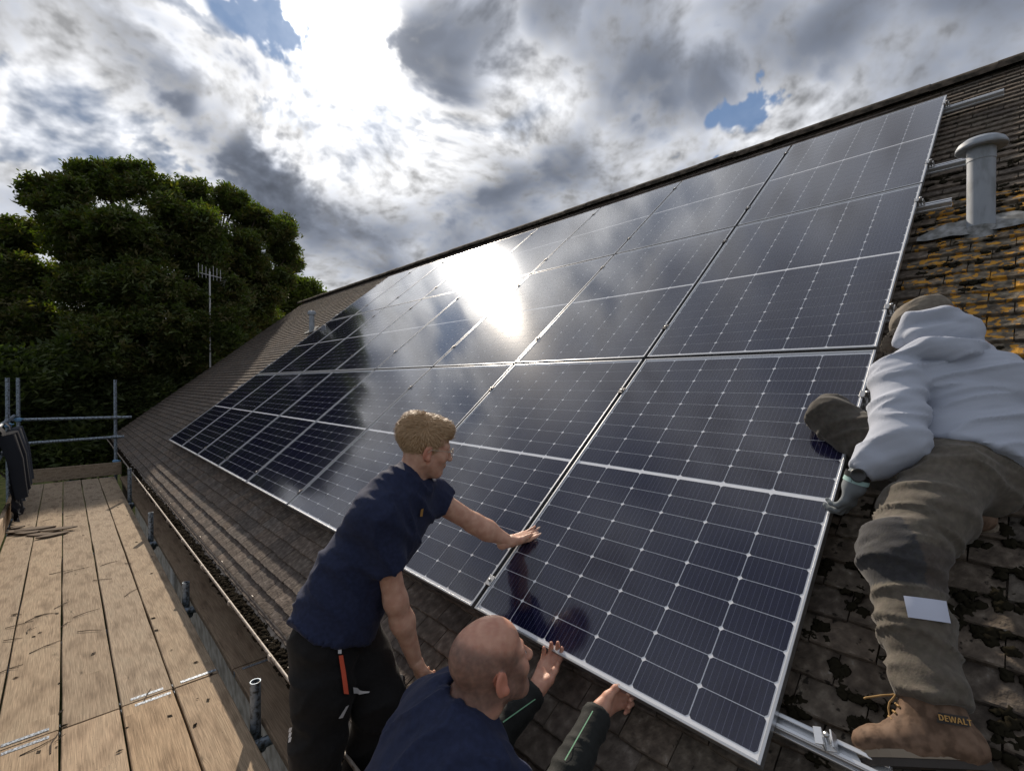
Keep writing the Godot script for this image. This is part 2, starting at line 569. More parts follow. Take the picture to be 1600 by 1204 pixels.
func tile_mesh(seed_: int) -> ArrayMesh:
	var r := RandomNumberGenerator.new()
	r.seed = seed_
	var st := new_st()
	st.set_smooth_group(-1)
	# x: across, y: up the slope from the tail, z: thickness; the tail edge is worn
	var w := 0.0805
	var l := 0.2
	var t := 0.017
	var n := 4
	var top := []
	var tail := []
	var bot := []
	var head := []
	var headb := []
	for k in n + 1:
		var x := lerpf(-w, w, float(k) / n)
		var j := r.randf_range(-0.0022, 0.0022)
		var camber := 0.002 * (1.0 - pow(2.0 * k / n - 1.0, 2.0))
		if k == 0 or k == n: j += r.randf_range(0.0, 0.004)
		top.append(Vector3(x, 0.0035 + j, t + camber))
		tail.append(Vector3(x, j, t - 0.0035 + camber))
		bot.append(Vector3(x, j + 0.001, 0.0))
		head.append(Vector3(x, l, t + camber))
		headb.append(Vector3(x, l, 0.0))
	for k in n:
		quad(st, top[k], top[k + 1], head[k + 1], head[k], Vector3.BACK)
		quad(st, tail[k], tail[k + 1], top[k + 1], top[k], Vector3(0, -1, 1))
		quad(st, bot[k], bot[k + 1], tail[k + 1], tail[k], Vector3.DOWN)
		quad(st, bot[k], bot[k + 1], headb[k + 1], headb[k], Vector3.FORWARD)
	for e in [0, n]:
		var out := Vector3.LEFT if e == 0 else Vector3.RIGHT
		quad(st, bot[e], headb[e], head[e], top[e], out)
		tri(st, bot[e], tail[e], top[e], out)
	return done(st)

func house() -> void:
	var hs := thing("house", "house with brown plain tiled roof carrying the solar array", "house", Transform3D(), "")
	# walls
	var zl := -(U1 - 0.15)
	var zr := 6.0
	var wx0 := 0.12
	var wx1 := 8.4
	var wt := rp(0, V0, TILE_OFF).y - 0.02
	part(hs, "wall", box(Vector3(0.3, wt - GROUND, zr - zl - 0.62), 0.0), M.render_wall, Transform3D(Basis(), Vector3(wx0 + 0.15, (wt + GROUND) / 2, (zr + zl) / 2)))
	part(hs, "wall", box(Vector3(0.3, wt - GROUND, zr - zl - 0.62), 0.0), M.render_wall, Transform3D(Basis(), Vector3(wx1 - 0.15, (wt + GROUND) / 2, (zr + zl) / 2)))
	var apex := rp(0, V1, TILE_OFF - 0.12)
	for z in [zl + 0.15, zr - 0.15]:
		var st := new_st()
		var o := [Vector2(wx0, GROUND), Vector2(wx1, GROUND), Vector2(wx1, wt + 0.3), Vector2(apex.x, apex.y - 0.1), Vector2(wx0, wt + 0.3)]
		for s in [-0.15, 0.15]:
			for k in range(1, 4):
				tri(st, Vector3(o[0].x, o[0].y, z + s), Vector3(o[k].x, o[k].y, z + s), Vector3(o[k + 1].x, o[k + 1].y, z + s), Vector3(0, 0, s))
		for k in 5:
			var a: Vector2 = o[k]
			var b: Vector2 = o[(k + 1) % 5]
			quad(st, Vector3(a.x, a.y, z - 0.15), Vector3(b.x, b.y, z - 0.15), Vector3(b.x, b.y, z + 0.15), Vector3(a.x, a.y, z + 0.15), Vector3((b - a).y, -(b - a).x, 0))
		part(hs, "gable_wall", done(st), M.render_wall)
	# fascia and soffit
	var eave := rp(0, V0, TILE_OFF)
	part(hs, "fascia", box(Vector3(0.02, 0.17, zr - zl + 0.2), 0.003), M.white_paint, Transform3D(Basis(), Vector3(eave.x + 0.045, eave.y - 0.105, (zr + zl) / 2)))
	part(hs, "soffit", box(Vector3(wx0 - eave.x - 0.06, 0.012, zr - zl + 0.2), 0.0), M.white_paint, Transform3D(Basis(), Vector3((eave.x + 0.06 + wx0) / 2, eave.y - 0.186, (zr + zl) / 2)))
	# roof: boarded slab below the tiles, both slopes
	var slab := new_st()
	add_box(slab, Vector3(zr + U1 - 0.02, V1 - V0 - 0.06, 0.06), 0.0, Transform3D(RB, rp((U1 - zr) / 2, (V0 + V1) / 2 + 0.03, TILE_OFF - 0.062)))
	var roof := part(hs, "roof", done(slab), M.underlay)
	var back := Basis(Vector3(0, 0, -1), Vector3(-cos(PITCH), sin(PITCH), 0), Vector3(sin(PITCH), cos(PITCH), 0))
	var ridge_p := rp(0, V1, TILE_OFF)
	part(roof, "back_slope", box(Vector3(zr + U1, V1 - V0, 0.07)), M.tile_brown, Transform3D(back, Vector3(ridge_p.x, ridge_p.y, -(U1 - zr) / 2) - back.y * (V1 - V0) / 2 - back.z * 0.045))
	# tiles
	var meshes := []
	for k in 5: meshes.append(tile_mesh(k + 1))
	var tilt := Basis(Vector3.RIGHT, -0.165)
	var rows := int(round((V1 - V0) / 0.1))
	var cand := []
	var rest := []
	for row in rows:
		var v := V0 + row * 0.1
		var odd := (row % 2) * 0.0825
		var cols := int((U1 - U0) / 0.165)
		for c in cols:
			var u := U0 + 0.165 * (c + 0.5) + odd
			if u + 0.08 > U1: continue
			var jig := Vector3(rng.randf_range(-0.0012, 0.0012), rng.randf_range(-0.003, 0.003), rng.randf_range(-0.0005, 0.0016))
			var b := RB * Basis(Vector3.BACK, rng.randf_range(-0.008, 0.008)) * tilt
			var t := Transform3D(b, RB * (Vector3(-u, v, TILE_OFF - 0.017) + jig))
			var p := to_px(t.origin + RB.y * 0.05)
			var hidden := (u > 0.1 and u < 9.1 and v > 0.05 and v < 5.1) or p.z < 0.3 or p.x < 0 or p.x > 1600 or p.y < 0 or p.y > 1204
			var shade := rng.randf_range(0.72, 1.12)
			var warm := rng.randf_range(-0.05, 0.05)
			var col := Color(shade * (1.0 + warm), shade, shade * (1.0 - warm))
			var e := [t, p.z if not hidden else 99.0, u, v, col]
			cand.append(e)
	cand.sort_custom(func(a, b): return a[1] < b[1])
	var tints := []
	for nm in ["tile_brown", "tile_mossy", "tile_lichen"]:
		var list := []
		for k in 4:
			var m: StandardMaterial3D = M[nm].duplicate()
			var s: float = [0.78, 0.9, 1.0, 1.1][k]
			m.vertex_color_use_as_albedo = false
			m.albedo_color = Color(s, s * [1.0, 0.98, 1.01, 0.97][k], s * [1.02, 0.96, 1.0, 0.95][k]).linear_to_srgb()
			list.append(m)
		tints.append(list)
	for k in mini(300, cand.size()):
		var e: Array = cand[k]
		part(roof, "tile", meshes[rng.randi() % 5], tints[tile_kind(e[2], e[3])][rng.randi() % 4], e[0])
	for kind in 3:
		var list := []
		for k in range(300, cand.size()):
			if tile_kind(cand[k][2], cand[k][3]) == kind: list.append(cand[k])
		if list.is_empty(): continue
		for variant in 2:
			var mm := MultiMesh.new()
			mm.transform_format = MultiMesh.TRANSFORM_3D
			mm.use_colors = true
			mm.mesh = meshes[variant + kind]
			var half := list.filter(func(e): return (int(e[2] * 6.06 + 100.0) + int(e[3] * 10.0 + 100.0) * 3) % 2 == variant)
			mm.instance_count = half.size()
			for k in half.size():
				mm.set_instance_transform(k, half[k][0])
				mm.set_instance_color(k, half[k][4])
			var o := MultiMeshInstance3D.new()
			o.name = "tile_field"
			o.multimesh = mm
			o.material_override = M[["tile_brown", "tile_mossy", "tile_lichen"][kind]]
			o.set_meta("kind", "stuff")
			roof.add_child(o, true)
	# ridge tiles
	var ridge_mesh := ridge_tile()
	var z := zr
	while z > -U1 - 0.05:
		part(roof, "ridge_tile", ridge_mesh, M.ridge, Transform3D(Basis(Vector3.BACK, rng.randf_range(-0.02, 0.02)), Vector3(ridge_p.x, ridge_p.y - 0.075 + rng.randf_range(-0.004, 0.006), z - 0.22)))
		z -= 0.44
	# verge boards at the far gable
	var vb := new_st()
	add_box(vb, Vector3(0.022, V1 - V0, 0.17), 0.003, Transform3D(RB, rp(U1 - 0.02, (V0 + V1) / 2, TILE_OFF - 0.115)))
	part(roof, "bargeboard", done(vb), M.underlay)
	gutter(hs, eave, zr)

func tile_kind(u: float, v: float) -> int:
	var w := sin(u * 9.0 + v * 4.0) * 0.12 + sin(v * 7.3) * 0.1
	if u < 0.55 + w and v > 1.75 + w * 2.0 and v < 3.35 and u < 0.0: return 2
	if u < 0.35 + w: return 1
	return 0

func ridge_tile() -> ArrayMesh:
	var st := new_st()
	var n := 8
	for k in n:
		var a := lerpf(0.15, PI - 0.15, float(k) / n)
		var b := lerpf(0.15, PI - 0.15, float(k + 1) / n)
		var r := 0.125
		var p := Vector3(cos(a) * r, sin(a) * r, 0)
		var q := Vector3(cos(b) * r, sin(b) * r, 0)
		var h := Vector3(0, 0, 0.2206)
		st.set_smooth_group(1)
		quad(st, p - h, q - h, q + h, p + h, p + q)
		st.set_smooth_group(-1)
		for s in [-1.0, 1.0]:
			quad(st, p + h * s, q + h * s, q * 0.86 + h * s, p * 0.86 + h * s, h * s)
	return done(st)

func gutter(hs: Node3D, eave: Vector3, zr: float) -> void:
	# half-round channel hung below the tile edge
	var gx := eave.x - 0.038
	var gy := eave.y + 0.024
	var r := 0.062
	var st := new_st()
	var n := 12
	var za := zr
	var zb := -U1 + 0.05
	for k in n:
		var a := PI + PI * k / n
		var b := PI + PI * (k + 1) / n
		for rr in [r, r - 0.004]:
			st.set_smooth_group(1 if rr == r else 2)
			var p := Vector3(gx + cos(a) * rr, gy + sin(a) * rr, 0)
			var q := Vector3(gx + cos(b) * rr, gy + sin(b) * rr, 0)
			var out := Vector3(cos((a + b) / 2), sin((a + b) / 2), 0) * (1.0 if rr == r else -1.0)
			quad(st, p + Vector3(0, 0, za), q + Vector3(0, 0, za), q + Vector3(0, 0, zb), p + Vector3(0, 0, zb), out)
	# rolled outer lip
	add_tube(st, [Vector3(gx - r, gy + 0.002, za), Vector3(gx - r, gy + 0.002, zb)], [0.0075, 0.0075], 8)
	var gut := part(hs, "gutter", done(st), M.gutter_plastic)
	var z := 0.3
	while z > -U1:
		var bs := new_st()
		add_box(bs, Vector3(0.020, 0.028, 0.035), 0.004, Transform3D(Basis(), Vector3(gx - r - 0.002, gy - 0.006, z)))
		for k in 6:
			var a := PI + PI * (k + 0.5) / 6.0
			add_box(bs, Vector3(0.006, 0.036, 0.030), 0.0, Transform3D(Basis(Vector3.BACK, a), Vector3(gx + cos(a) * (r + 0.003), gy + sin(a) * (r + 0.003), z)))
		part(gut, "bracket", done(bs), M.gutter_plastic)
		z -= 0.82
	part(hs, "downpipe", tube([Vector3(gx + 0.01, gy - 0.05, -9.35), Vector3(gx + 0.03, gy - 0.16, -9.35), Vector3(0.06, gy - 0.30, -9.35), Vector3(0.07, gy - 0.42, -9.35), Vector3(0.07, GROUND, -9.35)], [0.036, 0.036, 0.036, 0.036, 0.036], 14), M.white_paint)
	# torn felt edge over the gutter
	var fs := new_st()
	fs.set_smooth_group(-1)
	var prev := []
	z = zr - 0.3
	while z > zb:
		var drop := 0.030 + rng.randf_range(0.0, 0.018) + (0.012 if rng.randf() < 0.3 else 0.0)
		var lift := rng.randf_range(-0.004, 0.006)
		var row := [rp(-z, V0 + 0.05, TILE_OFF - 0.016), rp(-z, V0 - 0.004, TILE_OFF - 0.016 + lift * 0.3), rp(-z, V0 - drop * 0.6, TILE_OFF - 0.020 + lift), rp(-z, V0 - drop, TILE_OFF - 0.036 + lift)]
		if prev:
			for k in 3: quad(fs, prev[k], prev[k + 1], row[k + 1], row[k], Vector3(-0.5, 1, 0))
		prev = row
		z -= rng.randf_range(0.012, 0.035)
	part(hs, "eaves_felt", done(fs), M.felt)
	# moss and dirt lying in the gutter
	var lump := lump_mesh(4, 0.5)
	var mm := MultiMesh.new()
	mm.transform_format = MultiMesh.TRANSFORM_3D
	mm.mesh = lump
	var xf := []
	z = 1.0
	while z > -15.5:
		for k in 6:
			var x := gx + rng.randf_range(-0.045, 0.04)
			var s := rng.randf_range(0.005, 0.015)
			xf.append(Transform3D(Basis.from_euler(Vector3(rng.randf() * 6, rng.randf() * 6, 0)).scaled(Vector3(s, s * 0.8, s * 1.2)), Vector3(x, gy - 0.040 + rng.randf_range(-0.012, 0.008) - absf(x - gx) * 0.2, z + rng.randf_range(-0.01, 0.01))))
		z -= 0.018 if z > -7.0 else 0.05
	mm.instance_count = xf.size()
	for k in xf.size(): mm.set_instance_transform(k, xf[k])
	var o := MultiMeshInstance3D.new()
	o.name = "gutter_moss"
	o.multimesh = mm
	o.material_override = M.gutter_moss
	add_child(o)
	tag(o, "dark moss and leaf dirt filling the eaves gutter", "moss", "", "stuff")
	# moss clumps in the tile joints on the bare part of the roof
	mm = MultiMesh.new()
	mm.transform_format = MultiMesh.TRANSFORM_3D
	mm.mesh = lump
	xf = []
	for k in 620:
		var u := rng.randf_range(-0.75, 0.03)
		var v := V0 + 0.1 * rng.randi_range(4, 48)
		if rng.randf() < 0.45 and (v > 1.6 or v < 0.1): continue
		var joint := rng.randf() < 0.5
		var vv := v + (rng.randf_range(0.0, 0.06) if joint else rng.randf_range(-0.012, 0.004))
		var row := int(round((v - V0) / 0.1))
		if joint: u = roundf((u - (row % 2) * 0.0825) / 0.165) * 0.165 + (row % 2) * 0.0825 + rng.randf_range(-0.012, 0.012)
		for c in rng.randi_range(2, 6):
			var s := rng.randf_range(0.004, 0.014)
			xf.append(Transform3D((RB * Basis.from_euler(Vector3(0, 0, rng.randf() * 6))).scaled_local(Vector3(s * 1.3, s * 1.2, s * 0.7)), rp(u + rng.randfn(0, 0.016), vv + rng.randfn(0, 0.010), TILE_OFF - 0.006)))
	mm.instance_count = xf.size()
	for k in xf.size(): mm.set_instance_transform(k, xf[k])
	o = MultiMeshInstance3D.new()
	o.name = "roof_moss"
	o.multimesh = mm
	o.material_override = M.moss
	add_child(o)
	tag(o, "black moss tufts growing in the joints of the bare roof tiles", "moss", "", "stuff")

func lump_mesh(seed_: int, rough: float) -> ArrayMesh:
	var sp := SphereMesh.new()
	sp.radius = 1.0
	sp.height = 2.0
	sp.radial_segments = 8
	sp.rings = 5
	var st := SurfaceTool.new()
	st.create_from(sp, 0)
	var arr := st.commit().surface_get_arrays(0)
	var n := noise(seed_, 1.1, 2)
	var v: PackedVector3Array = arr[Mesh.ARRAY_VERTEX]
	for k in v.size(): v[k] *= 1.0 + n.get_noise_3dv(v[k]) * rough * 1.6
	arr[Mesh.ARRAY_VERTEX] = v
	var am := ArrayMesh.new()
	am.add_surface_from_arrays(Mesh.PRIMITIVE_TRIANGLES, arr)
	st = SurfaceTool.new()
	st.create_from(am, 0)
	st.generate_normals()
	return st.commit()

# ---------------------------------------------------------------- solar array
const CELL_W := 0.1815
const CELL_H := 0.0900
const PITCH_X := 0.1845
const PITCH_Y := 0.0925

func cell_shape(st: SurfaceTool, o: Vector3) -> void:
	var c := 0.007
	var w := CELL_W / 2
	var h := CELL_H / 2
	var p := [Vector2(-w + c, -h), Vector2(w - c, -h), Vector2(w, -h + c), Vector2(w, h - c), Vector2(w - c, h), Vector2(-w + c, h), Vector2(-w, h - c), Vector2(-w, -h + c)]
	st.set_smooth_group(-1)
	for k in range(1, 7):
		for i in [0, k + 1, k]:
			var q: Vector2 = p[i]
			st.set_uv(Vector2(q.x / CELL_W + 0.5, q.y / CELL_H + 0.5))
			st.add_vertex(o + Vector3(q.x, q.y, 0))

func cell_at(i: int, j: int) -> Vector3:
	var x := (i - 2.5) * PITCH_X
	var y := (j % 9 - 4.0) * PITCH_Y + (-1.0 if j < 9 else 1.0) * (4.5 * PITCH_Y + 0.008)
	return Vector3(x, y, -0.0042)

func solar() -> void:
	# panel local axes: x towards the near gable, y up the slope, z off the roof; origin at the middle, z 0 the glass face
	var st := new_st()
	var fw := 0.008
	var fh := 0.032
	for s in [-1.0, 1.0]:
		add_box(st, Vector3(fw, PANEL_H, fh), 0.0012, Transform3D(Basis(), Vector3(s * (PANEL_W - fw) / 2, 0, -fh / 2 + 0.0015)))
		add_box(st, Vector3(PANEL_W - 2 * fw - 0.0006, fw, fh), 0.0012, Transform3D(Basis(), Vector3(0, s * (PANEL_H - fw) / 2, -fh / 2 + 0.0012)))
	var frame_mesh := done(st)
	var sheet := box(Vector3(PANEL_W - 2 * fw - 0.001, PANEL_H - 2 * fw - 0.001, 0.002), 0.0)
	var gl := new_st()
	gl.set_smooth_group(-1)
	var gx := PANEL_W / 2 - fw
	var gy := PANEL_H / 2 - fw
	quad(gl, Vector3(-gx, -gy, 0), Vector3(gx, -gy, 0), Vector3(gx, gy, 0), Vector3(-gx, gy, 0), Vector3.BACK)
	var glass_mesh := done(gl)
	var one := new_st()
	cell_shape(one, Vector3.ZERO)
	var cell_mesh := done(one)
	var all := new_st()
	for j in 18:
		for i in 6: cell_shape(all, cell_at(i, j))
	var all_mesh := done(all)
	var rowname := ["bottom", "middle", "top"]
	var order := ["first", "second", "third", "fourth", "fifth", "sixth", "seventh", "eighth"]
	for r in 3:
		for c in 8:
			var u := c * (PANEL_W + GAP) + PANEL_W / 2
			var v := r * (PANEL_H + GAP) + PANEL_H / 2
			var lab := ""
			if c == 0: lab = ["dark blue solar panel being fitted between the crouching men, bottom row", "solar panel of middle row beside the hooded man's head", "solar panel of top row beside the mushroom capped vent pipe"][r]
			else: lab = "solar panel in %s row, %s column counted from the hooded man's end" % [rowname[r], order[c]]
			var p := thing("solar_panel", lab, "solar panel", Transform3D(RB * Basis(Vector3.BACK, rng.randf_range(-0.0006, 0.0006)), rp(u, v, rng.randf_range(-0.001, 0.001))), "solar panels of the roof array")
			part(p, "frame", frame_mesh, M.frame_alloy)
			part(p, "backsheet", sheet, M.backsheet, Transform3D(Basis(), Vector3(0, 0, -0.0062)))
			if c < 3:
				for j in 18:
					for i in 6: part(p, "cell", cell_mesh, M.cell, Transform3D(Basis(), cell_at(i, j)))
			else:
				var o := part(p, "cell_field", all_mesh, M.cell)
				o.set_meta("kind", "stuff")
			part(p, "glass", glass_mesh, M.glass)
	# rails with clamps
	var vs := [0.13, 1.42, 2.06, 3.22, 3.80, 5.00]
	var near := [0.235, 0.05, 0.05, 0.15, 0.30, 0.33]
	var names := ["lowest aluminium mounting rail with loose end clamp beside the boot", "aluminium mounting rail behind the hooded man's glove", "aluminium mounting rail behind the hooded man's cap", "short stub of aluminium rail left of the vent pipe's foot", "aluminium mounting rail passing behind the vent pipe", "topmost aluminium mounting rail near the ridge"]
	for k in 6:
		var a: float = -near[k]
		var b := 8 * (PANEL_W + GAP) + 0.32
		var rail := thing("mounting_rail", names[k], "rail", Transform3D(RB, rp(0, vs[k], -0.0335)), "aluminium rails under the solar array")
		var rs := new_st()
		# channel with two lips and a side groove
		var L: float = b - a
		var cx: float = -(a + b) / 2
		add_box(rs, Vector3(L, 0.040, 0.006), 0.001, Transform3D(Basis(), Vector3(cx, 0, -0.040)))
		for s in [-1.0, 1.0]:
			add_box(rs, Vector3(L, 0.005, 0.0335), 0.001, Transform3D(Basis(), Vector3(cx, s * 0.0175, -0.0200)))
			add_box(rs, Vector3(L, 0.0095, 0.004), 0.001, Transform3D(Basis(), Vector3(cx, s * 0.0125, -0.0015)))
			add_box(rs, Vector3(L, 0.004, 0.012), 0.0008, Transform3D(Basis(), Vector3(cx, s * 0.0222, -0.036)))
		add_box(rs, Vector3(L, 0.029, 0.004), 0.0, Transform3D(Basis(), Vector3(cx, 0, -0.020)))
		part(rail, "profile", done(rs), M.aluminium)
		# roof hooks
		var hu := 0.35
		while hu < b:
			var hk := new_st()
			add_box(hk, Vector3(0.035, 0.16, 0.006), 0.001, Transform3D(Basis(), Vector3(-hu, 0.04, -0.066)))
			add_box(hk, Vector3(0.035, 0.006, 0.03), 0.001, Transform3D(Basis(), Vector3(-hu, -0.038, -0.055)))
			part(rail, "roof_hook", done(hk), M.steel_bolt)
			hu += 1.2
		for c in range(1, 8):
			if k == 0 and c == 1: mid_clamp(rail, -(c * (PANEL_W + GAP) - GAP / 2), M.steel_bolt)
			else: mid_clamp(rail, -(c * (PANEL_W + GAP) - GAP / 2), M.dark_clamp)
		if k == 0: end_clamp(rail, 0.115, true)
		else: end_clamp(rail, 0.012, false)
		end_clamp(rail, -(8 * (PANEL_W + GAP) - GAP) - 0.012, false)

func mid_clamp(rail: Node3D, x: float, m: Material) -> void:
	var st := new_st()
	add_box(st, Vector3(0.034, 0.045, 0.004), 0.001, Transform3D(Basis(), Vector3(x, 0, 0.0378)))
	add_box(st, Vector3(0.014, 0.040, 0.033), 0.001, Transform3D(Basis(), Vector3(x, 0, 0.0190)))
	var c := part(rail, "mid_clamp", done(st), m)
	part(c, "bolt", lathe([Vector2(0, 0.006), Vector2(0.006, 0.006), Vector2(0.0065, 0.0)], 8, Transform3D(Basis(Vector3.RIGHT, PI / 2), Vector3(x, 0, 0.0402))), M.steel_bolt)

func end_clamp(rail: Node3D, x: float, loose: bool) -> void:
	var st := new_st()
	var h := 0.036
	var t := Transform3D(Basis(Vector3.BACK, 0.35 if loose else 0.0), Vector3(x, 0, 0))
	add_box(st, Vector3(0.004, 0.038, h), 0.0008, t * Transform3D(Basis(), Vector3(-0.008, 0, h / 2 + 0.0005)))
	add_box(st, Vector3(0.022, 0.038, 0.004), 0.0008, t * Transform3D(Basis(), Vector3(0.0055, 0, 0.0030)))
	add_box(st, Vector3(0.018, 0.038, 0.004), 0.0008, t * Transform3D(Basis(), Vector3(-0.0155, 0, h + 0.0015)))
	add_box(st, Vector3(0.004, 0.038, 0.030), 0.0008, t * Transform3D(Basis(Vector3.UP, -0.25), Vector3(0.015, 0, 0.018)))
	var c := part(rail, "end_clamp", done(st), M.aluminium if loose else M.steel_bolt)
	part(c, "bolt", lathe([Vector2(0, 0.050), Vector2(0.0065, 0.050), Vector2(0.0068, 0.042), Vector2(0.004, 0.042), Vector2(0.004, 0.0)], 10, t * Transform3D(Basis(Vector3.RIGHT, PI / 2), Vector3(0.003, 0, 0.001))), M.steel_bolt)

# ---------------------------------------------------------------- vents, aerial
func roof_fittings() -> void:
	# near vent pipe
	var foot := at_roof(1533, 355, TILE_OFF)
	var h := 0.49
	var v := thing("vent_pipe", "large grey vent pipe with mushroom cap and lead apron", "vent pipe", Transform3D(Basis(), foot), "")
	part(v, "pipe", lathe([Vector2(0.057, -0.12), Vector2(0.057, h * 0.72), Vector2(0.0595, h * 0.72 + 0.002), Vector2(0.0595, h * 0.90)], 28), M.vent_grey)
	part(v, "cap", lathe([Vector2(0.058, h * 0.86), Vector2(0.085, h * 0.862), Vector2(0.100, h * 0.85), Vector2(0.106, h * 0.855), Vector2(0.104, h * 0.885), Vector2(0.094, h * 0.925), Vector2(0.070, h * 0.962), Vector2(0.035, h * 0.985), Vector2(0, h * 0.99)], 32), M.vent_grey)
	var ap := new_st()
	var loc := Transform3D(RB, foot).affine_inverse()
	ap.set_smooth_group(0)
	lead_apron(ap, 0.26, 0.10, -0.065, foot)
	part(v, "lead_apron", done(ap), M.lead)
	part(v, "collar", lathe([Vector2(0.080, -0.075), Vector2(0.064, -0.015), Vector2(0.0585, 0.004)], 24), M.lead)
	# small far vent pipe
	foot = at_roof(487, 516, TILE_OFF)
	var s := thing("vent_pipe", "small pale vent pipe beyond the far end of the array", "vent pipe", Transform3D(Basis(), foot), "")
	part(s, "pipe", lathe([Vector2(0.055, -0.12), Vector2(0.055, 0.36)], 20), M.vent_grey)
	part(s, "cap", lathe([Vector2(0.056, 0.34), Vector2(0.084, 0.345), Vector2(0.086, 0.39), Vector2(0.06, 0.43), Vector2(0, 0.44)], 20), M.vent_grey)
	ap = new_st()
	lead_apron(ap, 0.26, 0.14, -0.10, foot)
	part(s, "lead_apron", done(ap), M.lead)
	# aerial on the far gable
	var base := at_z(328, 574, -U1 - 0.12)
	var topp := at_z(326, 424, -U1 - 0.12)
	var a := thing("tv_aerial", "television aerial on a thin pole at the far gable", "aerial", Transform3D(Basis(), Vector3(base.x, base.y, base.z)), "")
	var hh := topp.y - base.y
	part(a, "pole", tube([Vector3(0, -1.5, 0), Vector3(0, hh, 0)], [0.028, 0.024], 10), M.antenna_alloy)
	part(a, "boom", tube([Vector3(-0.32, hh - 0.10, 0.15), Vector3(0.34, hh - 0.12, -0.16)], [0.014, 0.014], 8), M.antenna_alloy)
	for k in 7:
		var f := (k - 3) / 3.2
		var c := Vector3(0.33 * f, hh - 0.11, -0.155 * f)
		var l := 0.20 + 0.03 * (3 - k % 4)
		part(a, "element", tube([c + Vector3(0, -l * 0.45, 0), c + Vector3(0, l, 0)], [0.008, 0.008], 6), M.antenna_alloy)
	var rf := new_st()
	for k in 4: add_tube(rf, [Vector3(0.28 + 0.06 * k, hh - 0.22 - 0.06 * k, -0.33), Vector3(0.42 - 0.02 * k, hh - 0.20 - 0.05 * k, 0.05)], [0.006, 0.006], 6)
	part(a, "reflector", done(rf), M.antenna_alloy)
	var br := new_st()
	for y in [-0.5, -1.2]: add_box(br, Vector3(0.05, 0.04, 0.30), 0.004, Transform3D(Basis(), Vector3(0, y, 0.14)))
	part(a, "bracket", done(br), M.galvanised)

func lead_apron(st: SurfaceTool, half: float, up: float, down: float, foot: Vector3) -> void:
	var n := noise(77, 9.0, 2)
	var nx := 14
	var ny := 6
	var g := []
	for j in ny + 1:
		var row := []
		for i in nx + 1:
			var x := lerpf(-half, half, float(i) / nx)
			var taper := 1.0 if j < 3 else lerpf(1.0, 0.55, (j - 2) / 4.0)
			var y := lerpf(down, up, float(j) / ny) + n.get_noise_2d(x, 3.0) * 0.012
			row.append(RB * Vector3(x * taper, y, 0.010 + n.get_noise_2d(x * 2.0, y * 2.0) * 0.006))
		g.append(row)
	for j in ny:
		for i in nx: quad(st, g[j][i], g[j][i + 1], g[j + 1][i + 1], g[j + 1][i], RB.z)

# ---------------------------------------------------------------- scaffold
func board(x0: float, x1: float, z0: float, z1: float, y: float, m: Material, label: String, bands := true) -> void:
	var L := z1 - z0
	var t := Transform3D(Basis(Vector3.BACK, rng.randf_range(-0.006, 0.006)), Vector3((x0 + x1) / 2, y - 0.019 + rng.randf_range(-0.002, 0.002), (z0 + z1) / 2))
	var o := thing("scaffold_board", label, "board", t, "boards of the scaffold deck")
	# slightly wavy edges, so that the gaps between boards vary
	var st := new_st()
	var n := noise(rng.randi() % 1000, 1.4, 3)
	var seg := int(maxf(4.0, L / 0.35))
	var w := (x1 - x0) / 2
	var rings := []
	for k in seg + 1:
		var z := lerpf(-L / 2, L / 2, float(k) / seg)
		var a := -w + 0.0015 + n.get_noise_2d(z, 0.0) * 0.005
		var b := w - 0.0015 + n.get_noise_2d(z, 30.0) * 0.005
		var up := 0.019 + n.get_noise_2d(z, 60.0) * 0.002
		rings.append([Vector3(a, -0.019, z), Vector3(b, -0.019, z), Vector3(b, up - 0.004, z), Vector3(b - 0.004, up, z), Vector3(a + 0.004, up, z), Vector3(a, up - 0.004, z)])
	st.set_smooth_group(-1)
	var outs := [Vector3.DOWN, Vector3.RIGHT, Vector3(1, 1, 0), Vector3.UP, Vector3(-1, 1, 0), Vector3.LEFT]
	for k in seg:
		for e in 6:
			quad(st, rings[k][e], rings[k][(e + 1) % 6], rings[k + 1][(e + 1) % 6], rings[k + 1][e], outs[e])
	for k in [0, seg]:
		for e in range(1, 5): tri(st, rings[k][0], rings[k][e], rings[k][e + 1], Vector3(0, 0, -1 if k == 0 else 1))
	part(o, "plank", done(st), m)
	if bands:
		for s in [-1.0, 1.0]:
			if rng.randf() < 0.35: continue
			var bs := new_st()
			var zz: float = s * (L / 2 - 0.03)
			for e in [[Vector3((x1 - x0) * rng.randf_range(0.62, 0.8), 0.0012, 0.022), Vector3(rng.randf_range(-0.01, 0.02), 0.0205, zz)], [Vector3(0.0012, 0.03, 0.022), Vector3(w + 0.002, 0.004, zz)], [Vector3(0.0012, 0.03, 0.022), Vector3(-w - 0.002, 0.004, zz)]]:
				add_box(bs, e[0], 0.0, Transform3D(Basis(), e[1]))
			part(o, "end_band", done(bs), M.band_steel)

func pole(called: String, label: String, a: Vector3, b: Vector3, group := "scaffold tubes", m: Material = null) -> Node3D:
	var o := thing(called, label, "tube", Transform3D(Basis(), a), group)
	part(o, "tube", tube([Vector3.ZERO, b - a], [0.0242, 0.0242], 18, 0.84), m if m else M.galvanised)
	return o

func coupler(o: Node3D, p: Vector3, m: Material) -> void:
	var st := new_st()
	add_box(st, Vector3(0.075, 0.060, 0.085), 0.012, Transform3D(Basis(Vector3.UP, 0.2), p))
	add_tube(st, [p + Vector3(-0.05, 0.01, 0.03), p + Vector3(0.065, 0.01, 0.03)], [0.009, 0.009], 8)
	part(o, "coupler", done(st), m)

